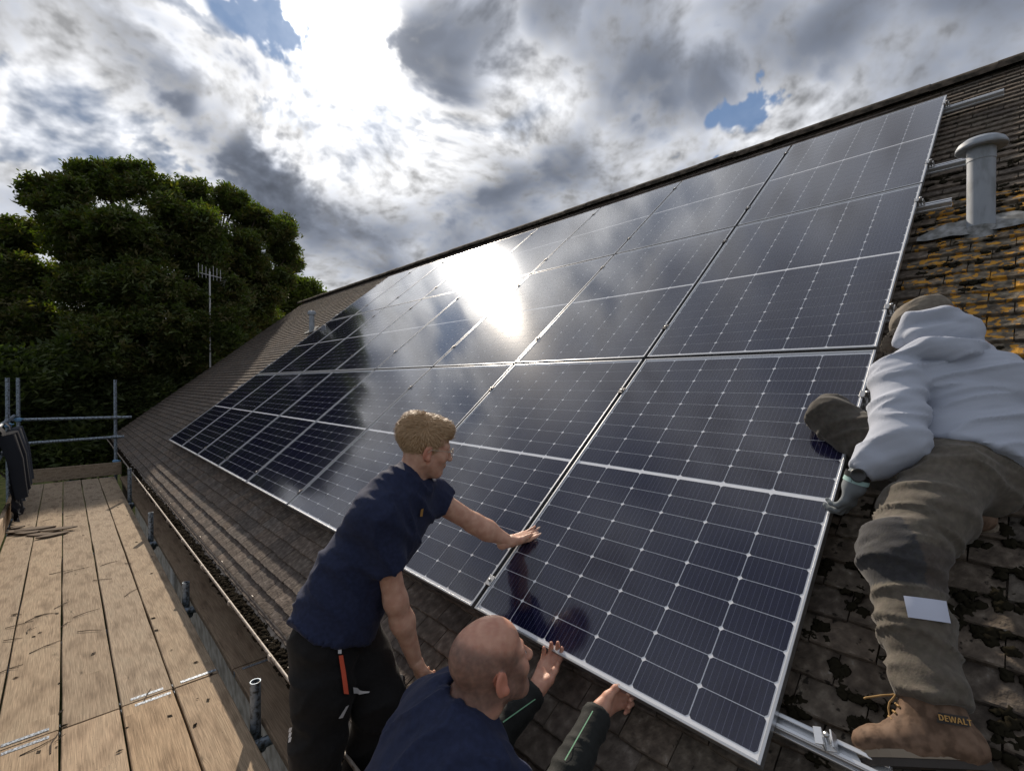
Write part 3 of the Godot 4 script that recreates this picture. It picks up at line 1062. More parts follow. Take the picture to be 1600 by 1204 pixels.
func scaffold() -> void:
	var xs := [-1.722, -1.502, -1.277, -1.055, -0.833, -0.616]
	var zj := -2.683
	var where := ["against the outer toe board", "second from the outer toe board", "in the middle of the deck", "fourth from the outer toe board", "along the gap beside the gutter"]
	for k in 5:
		board(xs[k] + 0.003, xs[k + 1] - 0.003, -10.5 + rng.randf() * 0.06, zj - 0.006, DECK, M["board_%d" % ((k * 2 + 1) % 6)], "long pale scaffold board of the far length, " + where[k])
		board(xs[k] + 0.003, xs[k + 1] - 0.003, zj + 0.006, 1.22, DECK, M["board_%d" % ((k * 2 + 4) % 6)], "pale scaffold board of the near length, " + where[k])
	for e in [[-0.552, -0.332, "old dark scaffold board next to the tube stubs under the gutter"], [-0.326, -0.106, "old dark scaffold board hard against the house wall"]]:
		board(e[0], e[1], -10.4, -2.672, DECK - 0.004, M.old_board, e[2] + ", far length")
		board(e[0], e[1], -2.660, 1.2, DECK - 0.004, M.old_board, e[2] + ", near length")
	# toe boards
	var o := thing("toe_board", "low upright board closing the far end of the deck", "board", Transform3D(Basis(), Vector3(-1.08, DECK + 0.115, -10.62)), "toe boards")
	part(o, "plank", box(Vector3(1.14, 0.222, 0.036), 0.004), M.board_5)
	o = thing("toe_board", "long upright board along the outer edge of the deck", "board", Transform3D(Basis(), Vector3(-1.748, DECK + 0.115, -4.4)), "toe boards")
	part(o, "plank", box(Vector3(0.036, 0.222, 11.0), 0.004), M.board_2)
	# standards in the gap; the ledgers and transoms that carry the boards
	for e in [[-8.22, -0.27, "tall"], [-5.95, -0.445, "mid height"], [-3.92, -0.575, "shortest"], [-2.10, -0.50, "open topped"]]:
		var near: String = {"tall": "tall scaffold tube stub beside the far gutter corner", "mid height": "second scaffold tube stub from the far rail end", "shortest": "shortest scaffold tube stub in the gap beside the deck", "open topped": "scaffold tube stub with open top beside the board joint"}[e[2]]
		var s := pole("scaffold_standard", near, Vector3(-0.584, GROUND, e[0]), Vector3(-0.584, e[1], e[0]), "scaffold tube stubs between deck and gutter")
		coupler(s, Vector3(0.0, DECK - 0.115 - GROUND, 0.0), M.galvanised)
		pole("scaffold_transom", "cross tube under the deck near " + {"tall": "the far end", "mid height": "the second stub", "shortest": "the shortest stub", "open topped": "the board joint"}[e[2]], Vector3(-1.95, DECK - 0.0655, e[0] + 0.075), Vector3(-0.06, DECK - 0.0655, e[0] + 0.075), "cross tubes under the deck")
	pole("scaffold_ledger", "long tube running under the gap beside the deck", Vector3(-0.584 - 0.05, DECK - 0.118, -10.7), Vector3(-0.584 - 0.05, DECK - 0.118, 1.2), "ledgers under the deck")
	pole("scaffold_ledger", "long tube running under the outer edge of the deck", Vector3(-1.80, DECK - 0.118, -10.7), Vector3(-1.80, DECK - 0.118, 1.2), "ledgers under the deck")
	# guard rails at the far end
	var ez := -10.72
	var s := pole("scaffold_standard", "upright scaffold tube at the roof end of the far guard rails", Vector3(-0.585, GROUND, ez + 0.0), Vector3(-0.585, at_z(182, 593, ez).y, ez), "uprights of the far guard rail")
	var yt: float = at_z(180, 652, ez).y
	var yb: float = at_z(180, 682, ez).y
	coupler(s, Vector3(0, yt - GROUND, 0.02), M.galvanised)
	coupler(s, Vector3(0, yb - GROUND, 0.02), M.galvanised)
	coupler(s, Vector3(0, DECK + 0.23 - GROUND, 0.02), M.blue_fitting)
	pole("guard_rail", "upper guard rail tube across the far end of the deck", Vector3(-1.95, yt + 0.03, ez + 0.049), Vector3(-0.36, yt, ez + 0.049), "guard rails")
	pole("guard_rail", "lower guard rail tube across the far end of the deck", Vector3(-1.95, yb - 0.02, ez + 0.049), Vector3(-0.47, yb, ez + 0.049), "guard rails")
	for e in [[11.0, -9.35, "outer upright scaffold tube standing behind the hung coats"], [27.5, -10.66, "corner upright scaffold tube with blue rail coupler"]]:
		var p := at_z(e[0], 590, e[1])
		var q := pole("scaffold_standard", e[2], Vector3(p.x, GROUND, e[1]), Vector3(p.x, p.y, e[1]), "uprights of the outer guard rail")
		coupler(q, Vector3(0.0, yt - GROUND + 0.03, 0.02), M.blue_fitting)
		coupler(q, Vector3(0.0, yb - GROUND, 0.02), M.galvanised)
	pole("guard_rail", "upper guard rail tube along the outer edge under the coats", Vector3(-1.855, yt + 0.085, -10.8), Vector3(-1.80, yt + 0.085, 1.2), "guard rails")
	pole("guard_rail", "lower guard rail tube along the outer edge behind the coats", Vector3(-1.855, yb + 0.05, -10.8), Vector3(-1.80, yb + 0.05, 1.2), "guard rails")
	coats(yt + 0.085 + 0.027)

# coats hung over the outer guard rail
func coats(top: float) -> void:
	for e in [[-7.55, 0.62, -0.50, "black work coat hung over the outer guard rail", "coat_black", 3], [-8.45, 0.50, -0.46, "charcoal coat with pale zip hung over the guard rail beside the black one", "coat_grey", 5]]:
		var o := thing("work_coat", e[3], "coat", Transform3D(Basis(), Vector3(-1.80, top, e[0])), "coats on the guard rail")
		var st := new_st()
		st.set_smooth_group(1)
		var n := noise(200 + e[5], 3.0, 3)
		var nz := 26
		var nt := 22
		for layer in 2:
			var g := []
			for j in nt + 1:
				var row := []
				var t := float(j) / nt
				for i in nz + 1:
					var zz := lerpf(-0.5, 0.5, float(i) / nz)
					var flare := lerpf(0.62, 1.0, minf(1.0, t * 1.5))
					var fold := sin(zz * 26.0 + e[5] + n.get_noise_2d(zz * 2.0, t) * 3.0) * 0.028 * t + n.get_noise_2d(zz * 3.0, t * 2.0 + 5.0) * 0.05 * t
					var drop: float = (top - DECK) * -1.0 * t * (1.0 if e[5] == 3 else 0.93) * (0.90 + 0.06 * sin(zz * 9.0))
					var sx := 0.045 + 0.11 * t + fold
					if t < 0.12: sx = 0.045 * sqrt(maxf(0.0, 1.0 - pow(1.0 - t / 0.12, 2.0))) + fold
					row.append(Vector3(sx * (1.0 if layer == 0 else -0.8), drop + (0.0 if t > 0.0 else 0.004), zz * e[1] * flare))
				g.append(row)
			for j in nt:
				for i in nz: quad(st, g[j][i], g[j][i + 1], g[j + 1][i + 1], g[j + 1][i], Vector3.RIGHT * (1 if layer == 0 else -1))
		part(o, "cloth", done(st), M[e[4]])
		for sgn in [-1.0, 1.0]:
			var sl := new_st()
			add_tube(sl, [Vector3(0.07, -0.08, sgn * e[1] * 0.36), Vector3(0.14, -0.35, sgn * e[1] * 0.44), Vector3(0.17, -0.62, sgn * e[1] * 0.46), Vector3(0.19, -0.78, sgn * e[1] * 0.47)], [0.075, 0.068, 0.06, 0.055], 12)
			part(o, "sleeve", done(sl), M[e[4]])
		var zp := new_st()
		add_box(zp, Vector3(0.006, 0.62, 0.012), 0.0, Transform3D(Basis(Vector3.BACK, 0.16), Vector3(0.165, -0.55, 0.05)))
		part(o, "zip", done(zp), M.antenna_alloy)

func debris() -> void:
	# flakes of rotten wood in a heap by the toe board
	for k in 9:
		var p := at_y(rng.randf_range(22, 96), rng.randf_range(826, 842), DECK)
		var l := rng.randf_range(0.14, 0.36)
		var st := new_st()
		st.set_smooth_group(-1)
		var n := 6
		var top := []
		for i in n + 1:
			var x := lerpf(-l / 2, l / 2, float(i) / n)
			var w := 0.045 * (1.0 - pow(absf(2.0 * i / n - 1.0), 3.0)) * rng.randf_range(0.7, 1.2) + 0.004
			top.append([Vector3(x, 0, -w), Vector3(x, 0, w)])
		for i in n:
			for s in [0.0, 0.012]:
				quad(st, top[i][0] + Vector3.UP * s, top[i][1] + Vector3.UP * s, top[i + 1][1] + Vector3.UP * s, top[i + 1][0] + Vector3.UP * s, Vector3.UP * (s - 0.006))
			for e in 2:
				quad(st, top[i][e], top[i + 1][e], top[i + 1][e] + Vector3.UP * 0.012, top[i][e] + Vector3.UP * 0.012, Vector3(0, 0, e - 0.5))
		var o := part(self, "wood_flake", done(st), M.bark_chip, Transform3D(Basis(Vector3.UP, rng.randf_range(-0.5, 0.5)) * Basis(Vector3.BACK, rng.randf_range(-0.05, 0.05)), p + Vector3(0, 0.002 + 0.009 * (k % 3), 0)))
		tag(o, "brown flake of rotten wood in the heap by the toe board", "wood flake", "flakes of rotten wood")
	# twigs
	var spots := [[55, 965, 0.6], [25, 960, -0.7], [45, 985, 1.4], [30, 975, 0.1], [70, 960, -0.2], [135, 957, 0.3], [95, 945, 0.9], [20, 998, -0.4], [120, 890, 0.25], [95, 893, 0.1], [70, 1010, 0.5], [140, 985, -0.6], [100, 975, 1.1], [205, 925, 0.9], [15, 1045, 0.3], [60, 1165, 0.35], [85, 1160, 1.4], [170, 880, 0.4], [200, 880, -0.8], [230, 1085, 1.2], [150, 780, 0.2], [75, 812, 0.3], [110, 805, 0.1], [160, 905, -0.5]]
	for k in spots.size():
		var e: Array = spots[k]
		var p := at_y(e[0], e[1], DECK + 0.004)
		var l := rng.randf_range(0.05, 0.17)
		var d := Vector3(cos(e[2]), 0, -sin(e[2]))
		var side := Vector3(-d.z, 0, d.x)
		var st := new_st()
		add_tube(st, [-d * l / 2, side * rng.randf_range(-0.012, 0.012) + Vector3(0, 0.004, 0), d * l / 2], [0.0026, 0.0022, 0.0014], 5)
		if k % 2 == 0: add_tube(st, [Vector3(0, 0.003, 0), d * l * 0.25 + side * 0.03 + Vector3(0, 0.006, 0)], [0.0018, 0.001], 5)
		var o := part(self, "twig", done(st), M.twig, Transform3D(Basis(), p))
		tag(o, "thin dark twig lying on the scaffold boards", "twig", "twigs on the deck")
	# a small hand tool left on the tiles
	var tp := at_roof(620, 1094, TILE_OFF + 0.012)
	var tool := thing("hand_tool", "small yellow and black hand tool lying on the tiles between the men in navy", "tool", Transform3D(RB * Basis(Vector3.BACK, 0.9), tp))
	part(tool, "grip", box(Vector3(0.030, 0.11, 0.028), 0.007), M.yellow_plastic)
	part(tool, "head", box(Vector3(0.055, 0.045, 0.034), 0.008), M.dark_clamp, Transform3D(Basis(), Vector3(0.006, 0.074, 0.002)))
	# bits of dead leaf
	for k in 70:
		var p := at_y(rng.randf_range(40, 260), rng.randf_range(756, 860), DECK) if k < 45 else at_y(rng.randf_range(10, 330), rng.randf_range(860, 1180), DECK)
		if p.x < -1.68 or p.x > -0.65: continue
		var s := rng.randf_range(0.008, 0.02)
		var st := new_st()
		var c := [Vector3(-s, 0.001, 0), Vector3(0, 0.004, s * 0.6), Vector3(s, 0.001, 0), Vector3(0, 0.003, -s * 0.5)]
		quad(st, c[0], c[1], c[2], c[3], Vector3.UP)
		tri(st, c[0], c[1], c[2], Vector3.DOWN)
		tri(st, c[0], c[2], c[3], Vector3.DOWN)
		var o := part(self, "dead_leaf", done(st), M.dead_leaf, Transform3D(Basis(Vector3.UP, rng.randf() * 6.0), Vector3(p.x, DECK + 0.002, p.z)))
		tag(o, "curled scrap of dead leaf on the scaffold boards", "leaf", "dead leaves on the deck")

# ---------------------------------------------------------------- trees
func leaf_cluster(seed_: int, size: float, count: int) -> ArrayMesh:
	var r := RandomNumberGenerator.new()
	r.seed = seed_
	var st := new_st()
	st.set_smooth_group(-1)
	for k in count:
		var p := Vector3(r.randfn(), r.randfn() * 0.7, r.randfn()) * size * 0.5
		var b := Basis.from_euler(Vector3(r.randf_range(-0.9, 0.9), r.randf() * TAU, r.randf_range(-0.7, 0.7)))
		var l := size * r.randf_range(0.32, 0.5)
		var w := l * 0.40
		var v := [Vector3(0, 0, -l), Vector3(w, 0.02 * l, -l * 0.15), Vector3(0, -l * 0.14, l), Vector3(-w, 0.02 * l, -l * 0.15), Vector3(0, -l * 0.16, 0)]
		var shade := r.randf_range(0.75, 1.25)
		st.set_color(Color(shade, shade * r.randf_range(0.95, 1.05), shade))
		for f in [[0, 1, 4], [1, 2, 4], [2, 3, 4], [3, 0, 4]]:
			tri(st, p + b * v[f[0]], p + b * v[f[1]], p + b * v[f[2]], b.y)
	return done(st)

var leaf_meshes := []

func tree(called: String, label: String, category: String, group: String, base: Vector3, trunk_r: float, clumps: Array, density: float, mats: Array, leaf := 0.34) -> void:
	var o := thing(called, label, category, Transform3D(Basis(), base), group)
	var st := new_st()
	var mid := Vector3.ZERO
	for c in clumps: mid += c[0] - base
	mid /= clumps.size()
	var fork := Vector3(mid.x * 0.35, mid.y * 0.42, mid.z * 0.35)
	var parts_ := []
	if trunk_r > 0.0:
		add_tube(st, [Vector3(0, -0.3, 0), fork * 0.5 + Vector3(0.08, 0, 0), fork, fork.lerp(mid, 0.6)], [trunk_r * 1.25, trunk_r, trunk_r * 0.85, trunk_r * 0.45], 10)
		for c in clumps:
			var e: Vector3 = c[0] - base
			var s := fork.lerp(mid, rng.randf_range(-0.1, 0.6))
			var m := s.lerp(e, 0.5) + Vector3(rng.randfn(), rng.randfn() * 0.4, rng.randfn()) * 0.25 + Vector3(0, -0.25, 0)
			add_tube(st, [s, m, e], [trunk_r * 0.34, trunk_r * 0.22, trunk_r * 0.08], 6)
			for k in 5:
				var t := e + Vector3(rng.randfn(), rng.randfn() * 0.7, rng.randfn()).normalized() * float(c[1]) * 0.9
				add_tube(st, [m.lerp(e, 0.6), e.lerp(t, 0.5) + Vector3(0, 0.1, 0), t], [trunk_r * 0.10, trunk_r * 0.06, trunk_r * 0.02], 5)
		part(o, "trunk", done(st), M.bark)
	# foliage: leaf sprays through the outer part of each clump, gaps between clumps
	var buckets := []
	for k in mats.size(): buckets.append([])
	var gap := noise(int(base.x * 10.0) + 300, 0.55, 2)
	var lobes := []
	for c in clumps:
		lobes.append([c[0], c[1] * 0.88])
		for k in 5:
			var d := Vector3(rng.randfn(), rng.randfn() * 0.8 + 0.35, rng.randfn()).normalized()
			lobes.append([c[0] + Vector3(d.x, d.y * 0.85, d.z) * c[1] * rng.randf_range(0.62, 1.0), c[1] * rng.randf_range(0.30, 0.52)])
	for c in lobes:
		var r: float = c[1]
		var n := int(density * r * r)
		for k in n:
			var d := Vector3(rng.randfn(), rng.randfn(), rng.randfn()).normalized()
			var rad := r * pow(rng.randf(), 0.42) * (1.0 + 0.20 * gap.get_noise_3dv(d * 3.0 + c[0]))
			if rng.randf() < 0.10: rad *= 1.18
			var p: Vector3 = c[0] + Vector3(d.x, d.y * 0.82, d.z) * rad
			if gap.get_noise_3dv(p * 1.6) < -0.20: continue
			var b := Basis.from_euler(Vector3(rng.randfn() * 0.35, rng.randf() * TAU, rng.randfn() * 0.35)).scaled(Vector3.ONE * rng.randf_range(0.75, 1.25) * leaf)
			buckets[rng.randi() % mats.size()].append(Transform3D(b, p - base))
	for k in mats.size():
		var mm := MultiMesh.new()
		mm.transform_format = MultiMesh.TRANSFORM_3D
		mm.mesh = leaf_meshes[k % leaf_meshes.size()]
		mm.instance_count = buckets[k].size()
		for i in buckets[k].size(): mm.set_instance_transform(i, buckets[k][i])
		var cr := MultiMeshInstance3D.new()
		cr.name = "crown"
		cr.multimesh = mm
		cr.material_override = M[mats[k]]
		cr.set_meta("kind", "stuff")
		o.add_child(cr, true)

func clump_px(list: Array, z: float) -> Array:
	var out := []
	for e in list:
		var zz: float = z + (e[3] if e.size() > 3 else 0.0)
		var p := at_z(e[0], e[1], zz)
		out.append([p, e[2] / FOCAL * to_px(p).z])
	return out

func trees() -> void:
	for k in 4: leaf_meshes.append(leaf_cluster(400 + k, 1.0, 12))
	# the big tree beyond the far gable
	var big := clump_px([[160, 285, 42], [98, 312, 42, 1], [62, 300, 26], [235, 300, 42, 1], [300, 305, 32], [355, 315, 30, -1], [400, 352, 38, -0.5], [438, 362, 30, -1], [448, 405, 28, -1], [425, 435, 38], [130, 375, 55, 1], [205, 375, 62, 2], [290, 380, 62, 1.5], [365, 400, 50, 0.5], [240, 450, 65, 2.5], [330, 470, 60, 1.5], [150, 455, 60, 1.5], [395, 480, 45], [290, 540, 62, 2], [360, 540, 45, 0.5], [200, 530, 70, 2.5], [410, 500, 30, -1]], -19.0)
	tree("broadleaf_tree", "large dark green broadleaf tree rising behind the aerial", "tree", "trees beyond the far gable", Vector3(big[12][0].x - 0.5, GROUND, -18.0), 0.32, big, 1050.0, ["leaf_dark", "leaf_mid", "leaf_brown", "leaf_mid"], 0.175)
	var left := clump_px([[10, 380, 40], [45, 375, 32], [0, 430, 60, 1], [60, 440, 45, 1], [20, 500, 62, 1.5], [80, 520, 55, 2], [-40, 470, 70], [-60, 560, 80, 1], [40, 580, 70, 2]], -21.0)
	tree("broadleaf_tree", "thinner brownish tree beside the large dark tree", "tree", "trees beyond the far gable", Vector3(left[4][0].x, GROUND, -21.0), 0.26, left, 900.0, ["leaf_brown", "leaf_dark", "leaf_mid"], 0.175)
	var right := clump_px([[448, 455, 26], [480, 452, 20], [470, 475, 24], [500, 466, 11], [430, 480, 26], [400, 500, 30]], -24.0)
	tree("broadleaf_tree", "light green young tree peeping over the far ridge", "tree", "trees beyond the far gable", Vector3(right[2][0].x, GROUND, -24.0), 0.15, right, 900.0, ["leaf_light", "leaf_mid", "leaf_light"], 0.24)
	# hedge bushes below, behind the guard rails
	var hz := [[[20, 640, 55], [60, 600, 50, 0.6], [-20, 590, 60, 0.4], [30, 700, 55]], [[110, 600, 55], [140, 560, 45, 0.5], [90, 660, 55], [120, 710, 50, 0.4]], [[190, 590, 55], [170, 640, 55], [230, 560, 50, 0.4], [180, 700, 50, 0.3], [230, 620, 45, 0.5]], [[280, 560, 50], [320, 530, 45, 0.5], [250, 600, 45], [340, 560, 40]]]
	var nm := ["shadowed dark bush behind the coats", "dark bush behind the middle of the far guard rails", "dark bush behind the roof end of the far guard rails", "dark bush below the foot of the aerial"]
	for k in hz.size():
		var cl := clump_px(hz[k], -17.2 - k * 0.15)
		tree("bush", nm[k], "bush", "bushes beyond the scaffold", Vector3(cl[0][0].x, GROUND, cl[0][0].z), 0.10, cl, 900.0, ["leaf_dark", "leaf_dark", "leaf_mid"], 0.24)

# ---------------------------------------------------------------- people: smooth-joined tapered limbs meshed as surface nets
class Prim:
	var kind := 0          # 0 tapered limb, 1 ellipsoid, 2 carved ellipsoid, 3 carved tapered limb
	var a := Vector3.ZERO
	var b := Vector3.ZERO
	var ra := 0.0
	var rb := 0.0
	var k := 0.03
	var s := Vector3.ZERO  # flattened along this axis
	var q := 1.0
	var cut := 0           # 1: square end at b, 2: at both ends
	var inv := Basis()
	var r := Vector3.ONE
	func d(p: Vector3) -> float:
		if kind == 0 or kind == 3:
			var ab := b - a
			var t := clampf((p - a).dot(ab) / maxf(ab.length_squared(), 1e-9), 0.0, 1.0)
			var w := p - a - ab * t
			var rad := lerpf(ra, rb, t)
			var res: float
			if q < 0.999:
				var ws := w.dot(s)
				w += s * (ws * (1.0 / q - 1.0))
				res = (w.length() - rad) * lerpf(1.0, q, minf(1.0, absf(ws) / (rad * q + 1e-6)))
			else:
				res = w.length() - rad
			if cut > 0:
				res = maxf(res, (p - b).dot(ab.normalized()))
				if cut > 1: res = maxf(res, (a - p).dot(ab.normalized()))
			return res
		var l := inv * (p - a)
		var k0 := Vector3(l.x / r.x, l.y / r.y, l.z / r.z).length()
		var k1 := Vector3(l.x / (r.x * r.x), l.y / (r.y * r.y), l.z / (r.z * r.z)).length()
		return k0 * (k0 - 1.0) / maxf(k1, 1e-6)

class Field:
	var prims: Array[Prim] = []
	func limb(a: Vector3, b: Vector3, ra: float, rb: float, k := 0.03, cut := 0) -> Prim:
		var p := Prim.new()
		p.a = a; p.b = b; p.ra = ra; p.rb = rb; p.k = k; p.cut = cut
		prims.append(p)
		return p
	func flat(a: Vector3, b: Vector3, ra: float, rb: float, axis: Vector3, q: float, k := 0.04, cut := 0) -> Prim:
		var p := limb(a, b, ra, rb, k, cut)
		p.s = axis.normalized(); p.q = q
		return p
	func ell(c: Vector3, bas: Basis, r: Vector3, k := 0.02) -> Prim:
		var p := Prim.new()
		p.kind = 1; p.a = c; p.inv = bas.orthonormalized().transposed(); p.r = r; p.k = k
		prims.append(p)
		return p
	func carve(c: Vector3, bas: Basis, r: Vector3, k := 0.01) -> void:
		ell(c, bas, r, k).kind = 2
	func carve_limb(a: Vector3, b: Vector3, ra: float, rb: float, k := 0.01) -> void:
		limb(a, b, ra, rb, k).kind = 3
	static func join(f: float, d: float, k: float) -> float:
		var h := maxf(k - absf(f - d), 0.0) / k
		return minf(f, d) - h * h * k * 0.25
	func eval(p: Vector3) -> float:
		var f := 10.0
		for pr in prims:
			if pr.kind < 2: f = join(f, pr.d(p), pr.k)
			else: f = -join(-f, pr.d(p), pr.k)
		return f
	# first hit of a ray
	func hit(o: Vector3, dir: Vector3, far := 4.0) -> Vector3:
		var t := 0.3
		var n := dir.normalized()
		for i in 160:
			var d := eval(o + n * t)
			if d < 0.0012: return o + n * t
			t += maxf(d * 0.7, 0.001)
			if t > far: break
		return Vector3.INF

	func build(cell: float, bend = null, tint = null) -> ArrayMesh:
		var lo := Vector3.INF
		var hi := -Vector3.INF
		for pr in prims:
			if pr.kind >= 2: continue
			var m := maxf(pr.ra, pr.rb) if pr.kind == 0 else maxf(pr.r.x, maxf(pr.r.y, pr.r.z))
			var e := Vector3.ONE * (m + cell * 3.0)
			lo = lo.min(pr.a - e); hi = hi.max(pr.a + e)
			if pr.kind == 0: lo = lo.min(pr.b - e); hi = hi.max(pr.b + e)
		var nx := int((hi.x - lo.x) / cell) + 2
		var ny := int((hi.y - lo.y) / cell) + 2
		var nz := int((hi.z - lo.z) / cell) + 2
		var f := PackedFloat32Array()
		f.resize(nx * ny * nz)
		f.fill(1.0)
		for pr in prims:
			var m := (maxf(pr.ra, pr.rb) if pr.kind == 0 or pr.kind == 3 else maxf(pr.r.x, maxf(pr.r.y, pr.r.z))) + pr.k * 0.5 + cell * 2.5
			var e := Vector3.ONE * m
			var p0 := pr.a - e
			var p1 := pr.a + e
			if pr.kind == 0 or pr.kind == 3: p0 = p0.min(pr.b - e); p1 = p1.max(pr.b + e)
			var x0 := clampi(int((p0.x - lo.x) / cell), 0, nx - 1)
			var x1 := clampi(int((p1.x - lo.x) / cell) + 1, 0, nx - 1)
			var y0 := clampi(int((p0.y - lo.y) / cell), 0, ny - 1)
			var y1 := clampi(int((p1.y - lo.y) / cell) + 1, 0, ny - 1)
			var z0 := clampi(int((p0.z - lo.z) / cell), 0, nz - 1)
			var z1 := clampi(int((p1.z - lo.z) / cell) + 1, 0, nz - 1)
			var k := pr.k
			var add := pr.kind < 2
			for z in range(z0, z1 + 1):
				for y in range(y0, y1 + 1):
					var row := (z * ny + y) * nx
					for x in range(x0, x1 + 1):
						var d := pr.d(lo + Vector3(x, y, z) * cell)
						var g := f[row + x]
						if add:
							var h := maxf(k - absf(g - d), 0.0) / k
							f[row + x] = minf(g, d) - h * h * k * 0.25
						else:
							var h := maxf(k - absf(-g - d), 0.0) / k
							f[row + x] = -(minf(-g, d) - h * h * k * 0.25)
		var vi := {}
		var verts := PackedVector3Array()
		var act := PackedInt32Array()
		var oy := nx
		var oz := nx * ny
		var lim := cell * 3.0
		var off := [0, 1, oy, oy + 1, oz, oz + 1, oz + oy, oz + oy + 1]
		var cor := [Vector3(0, 0, 0), Vector3(1, 0, 0), Vector3(0, 1, 0), Vector3(1, 1, 0), Vector3(0, 0, 1), Vector3(1, 0, 1), Vector3(0, 1, 1), Vector3(1, 1, 1)]
		var ed := [[0, 1], [2, 3], [4, 5], [6, 7], [0, 2], [1, 3], [4, 6], [5, 7], [0, 4], [1, 5], [2, 6], [3, 7]]
		var v8 := PackedFloat32Array()
		v8.resize(8)
		for z in nz - 1:
			for y in ny - 1:
				var row := (z * ny + y) * nx
				for x in nx - 1:
					var i := row + x
					var f0 := f[i]
					if f0 > lim or f0 < -lim: continue
					var neg := 0
					for c in 8:
						v8[c] = f[i + off[c]]
						if v8[c] < 0.0: neg += 1
					if neg == 0 or neg == 8: continue
					var sum := Vector3.ZERO
					var cnt := 0
					for e in ed:
						var fa := v8[e[0]]
						var fb := v8[e[1]]
						if (fa < 0.0) != (fb < 0.0):
							var ca: Vector3 = cor[e[0]]
							var cb: Vector3 = cor[e[1]]
							sum += ca.lerp(cb, fa / (fa - fb))
							cnt += 1
					vi[i] = verts.size()
					act.append(i)
					verts.append(lo + (Vector3(x, y, z) + sum / cnt) * cell)
		var idx := PackedInt32Array()
		for i in act:
			var in0 := f[i] < 0.0
			for ax in 3:
				var o1: int = [1, oy, oz][ax]
				if in0 == (f[i + o1] < 0.0): continue
				var o2: int = [oy, oz, 1][ax]
				var o3: int = [oz, 1, oy][ax]
				if not (vi.has(i - o2) and vi.has(i - o3) and vi.has(i - o2 - o3)): continue
				var a: int = vi[i]
				var b: int = vi[i - o2]
				var c: int = vi[i - o2 - o3]
				var d: int = vi[i - o3]
				if in0: idx.append_array([a, c, b, a, d, c])
				else: idx.append_array([a, b, c, a, c, d])
		var nrm := Field.normals(verts, idx)
		if bend != null:
			for i in verts.size(): verts[i] = bend.call(verts[i], nrm[i])
			nrm = Field.normals(verts, idx)
		var arr := []
		arr.resize(Mesh.ARRAY_MAX)
		arr[Mesh.ARRAY_VERTEX] = verts
		arr[Mesh.ARRAY_NORMAL] = nrm
		arr[Mesh.ARRAY_INDEX] = idx
		if tint != null:
			var col := PackedColorArray()
			for i in verts.size(): col.append(tint.call(verts[i], nrm[i]))
			arr[Mesh.ARRAY_COLOR] = col
		var am := ArrayMesh.new()
		am.add_surface_from_arrays(Mesh.PRIMITIVE_TRIANGLES, arr)
		return am
	static func normals(v: PackedVector3Array, idx: PackedInt32Array) -> PackedVector3Array:
		var n := PackedVector3Array()
		n.resize(v.size())
		for k in range(0, idx.size(), 3):
			var c := (v[idx[k + 2]] - v[idx[k]]).cross(v[idx[k + 1]] - v[idx[k]])
			n[idx[k]] += c
			n[idx[k + 1]] += c
			n[idx[k + 2]] += c
		for k in n.size(): n[k] = n[k].normalized()
		return n

# several grids as one mesh
func joined(list: Array) -> ArrayMesh:
	var st := SurfaceTool.new()
	for m in list: st.append_from(m, 0, Transform3D())
	return st.commit()

# cloth folds: ridges across an axis, stronger where amount says so
func folds(seed_: int, axis: Vector3, along: float, across: float, amp: float, where = null) -> Callable:
	var n := noise(seed_, 1.0, 2)
	var n2 := noise(seed_ + 1, 7.0, 2)
	var ax := axis.normalized()
	return func(p: Vector3, nr: Vector3) -> Vector3:
		var t := p.dot(ax)
		var rest := p - ax * t
		var q := rest * across + ax * t * along
		var v := n.get_noise_3dv(q)
		var ridge := 1.0 - absf(v) * 2.2
		ridge = ridge * absf(ridge)
		var a := amp
		if where != null: a *= where.call(p)
		return p + nr * (ridge * a + n2.get_noise_3dv(p) * amp * 0.22)

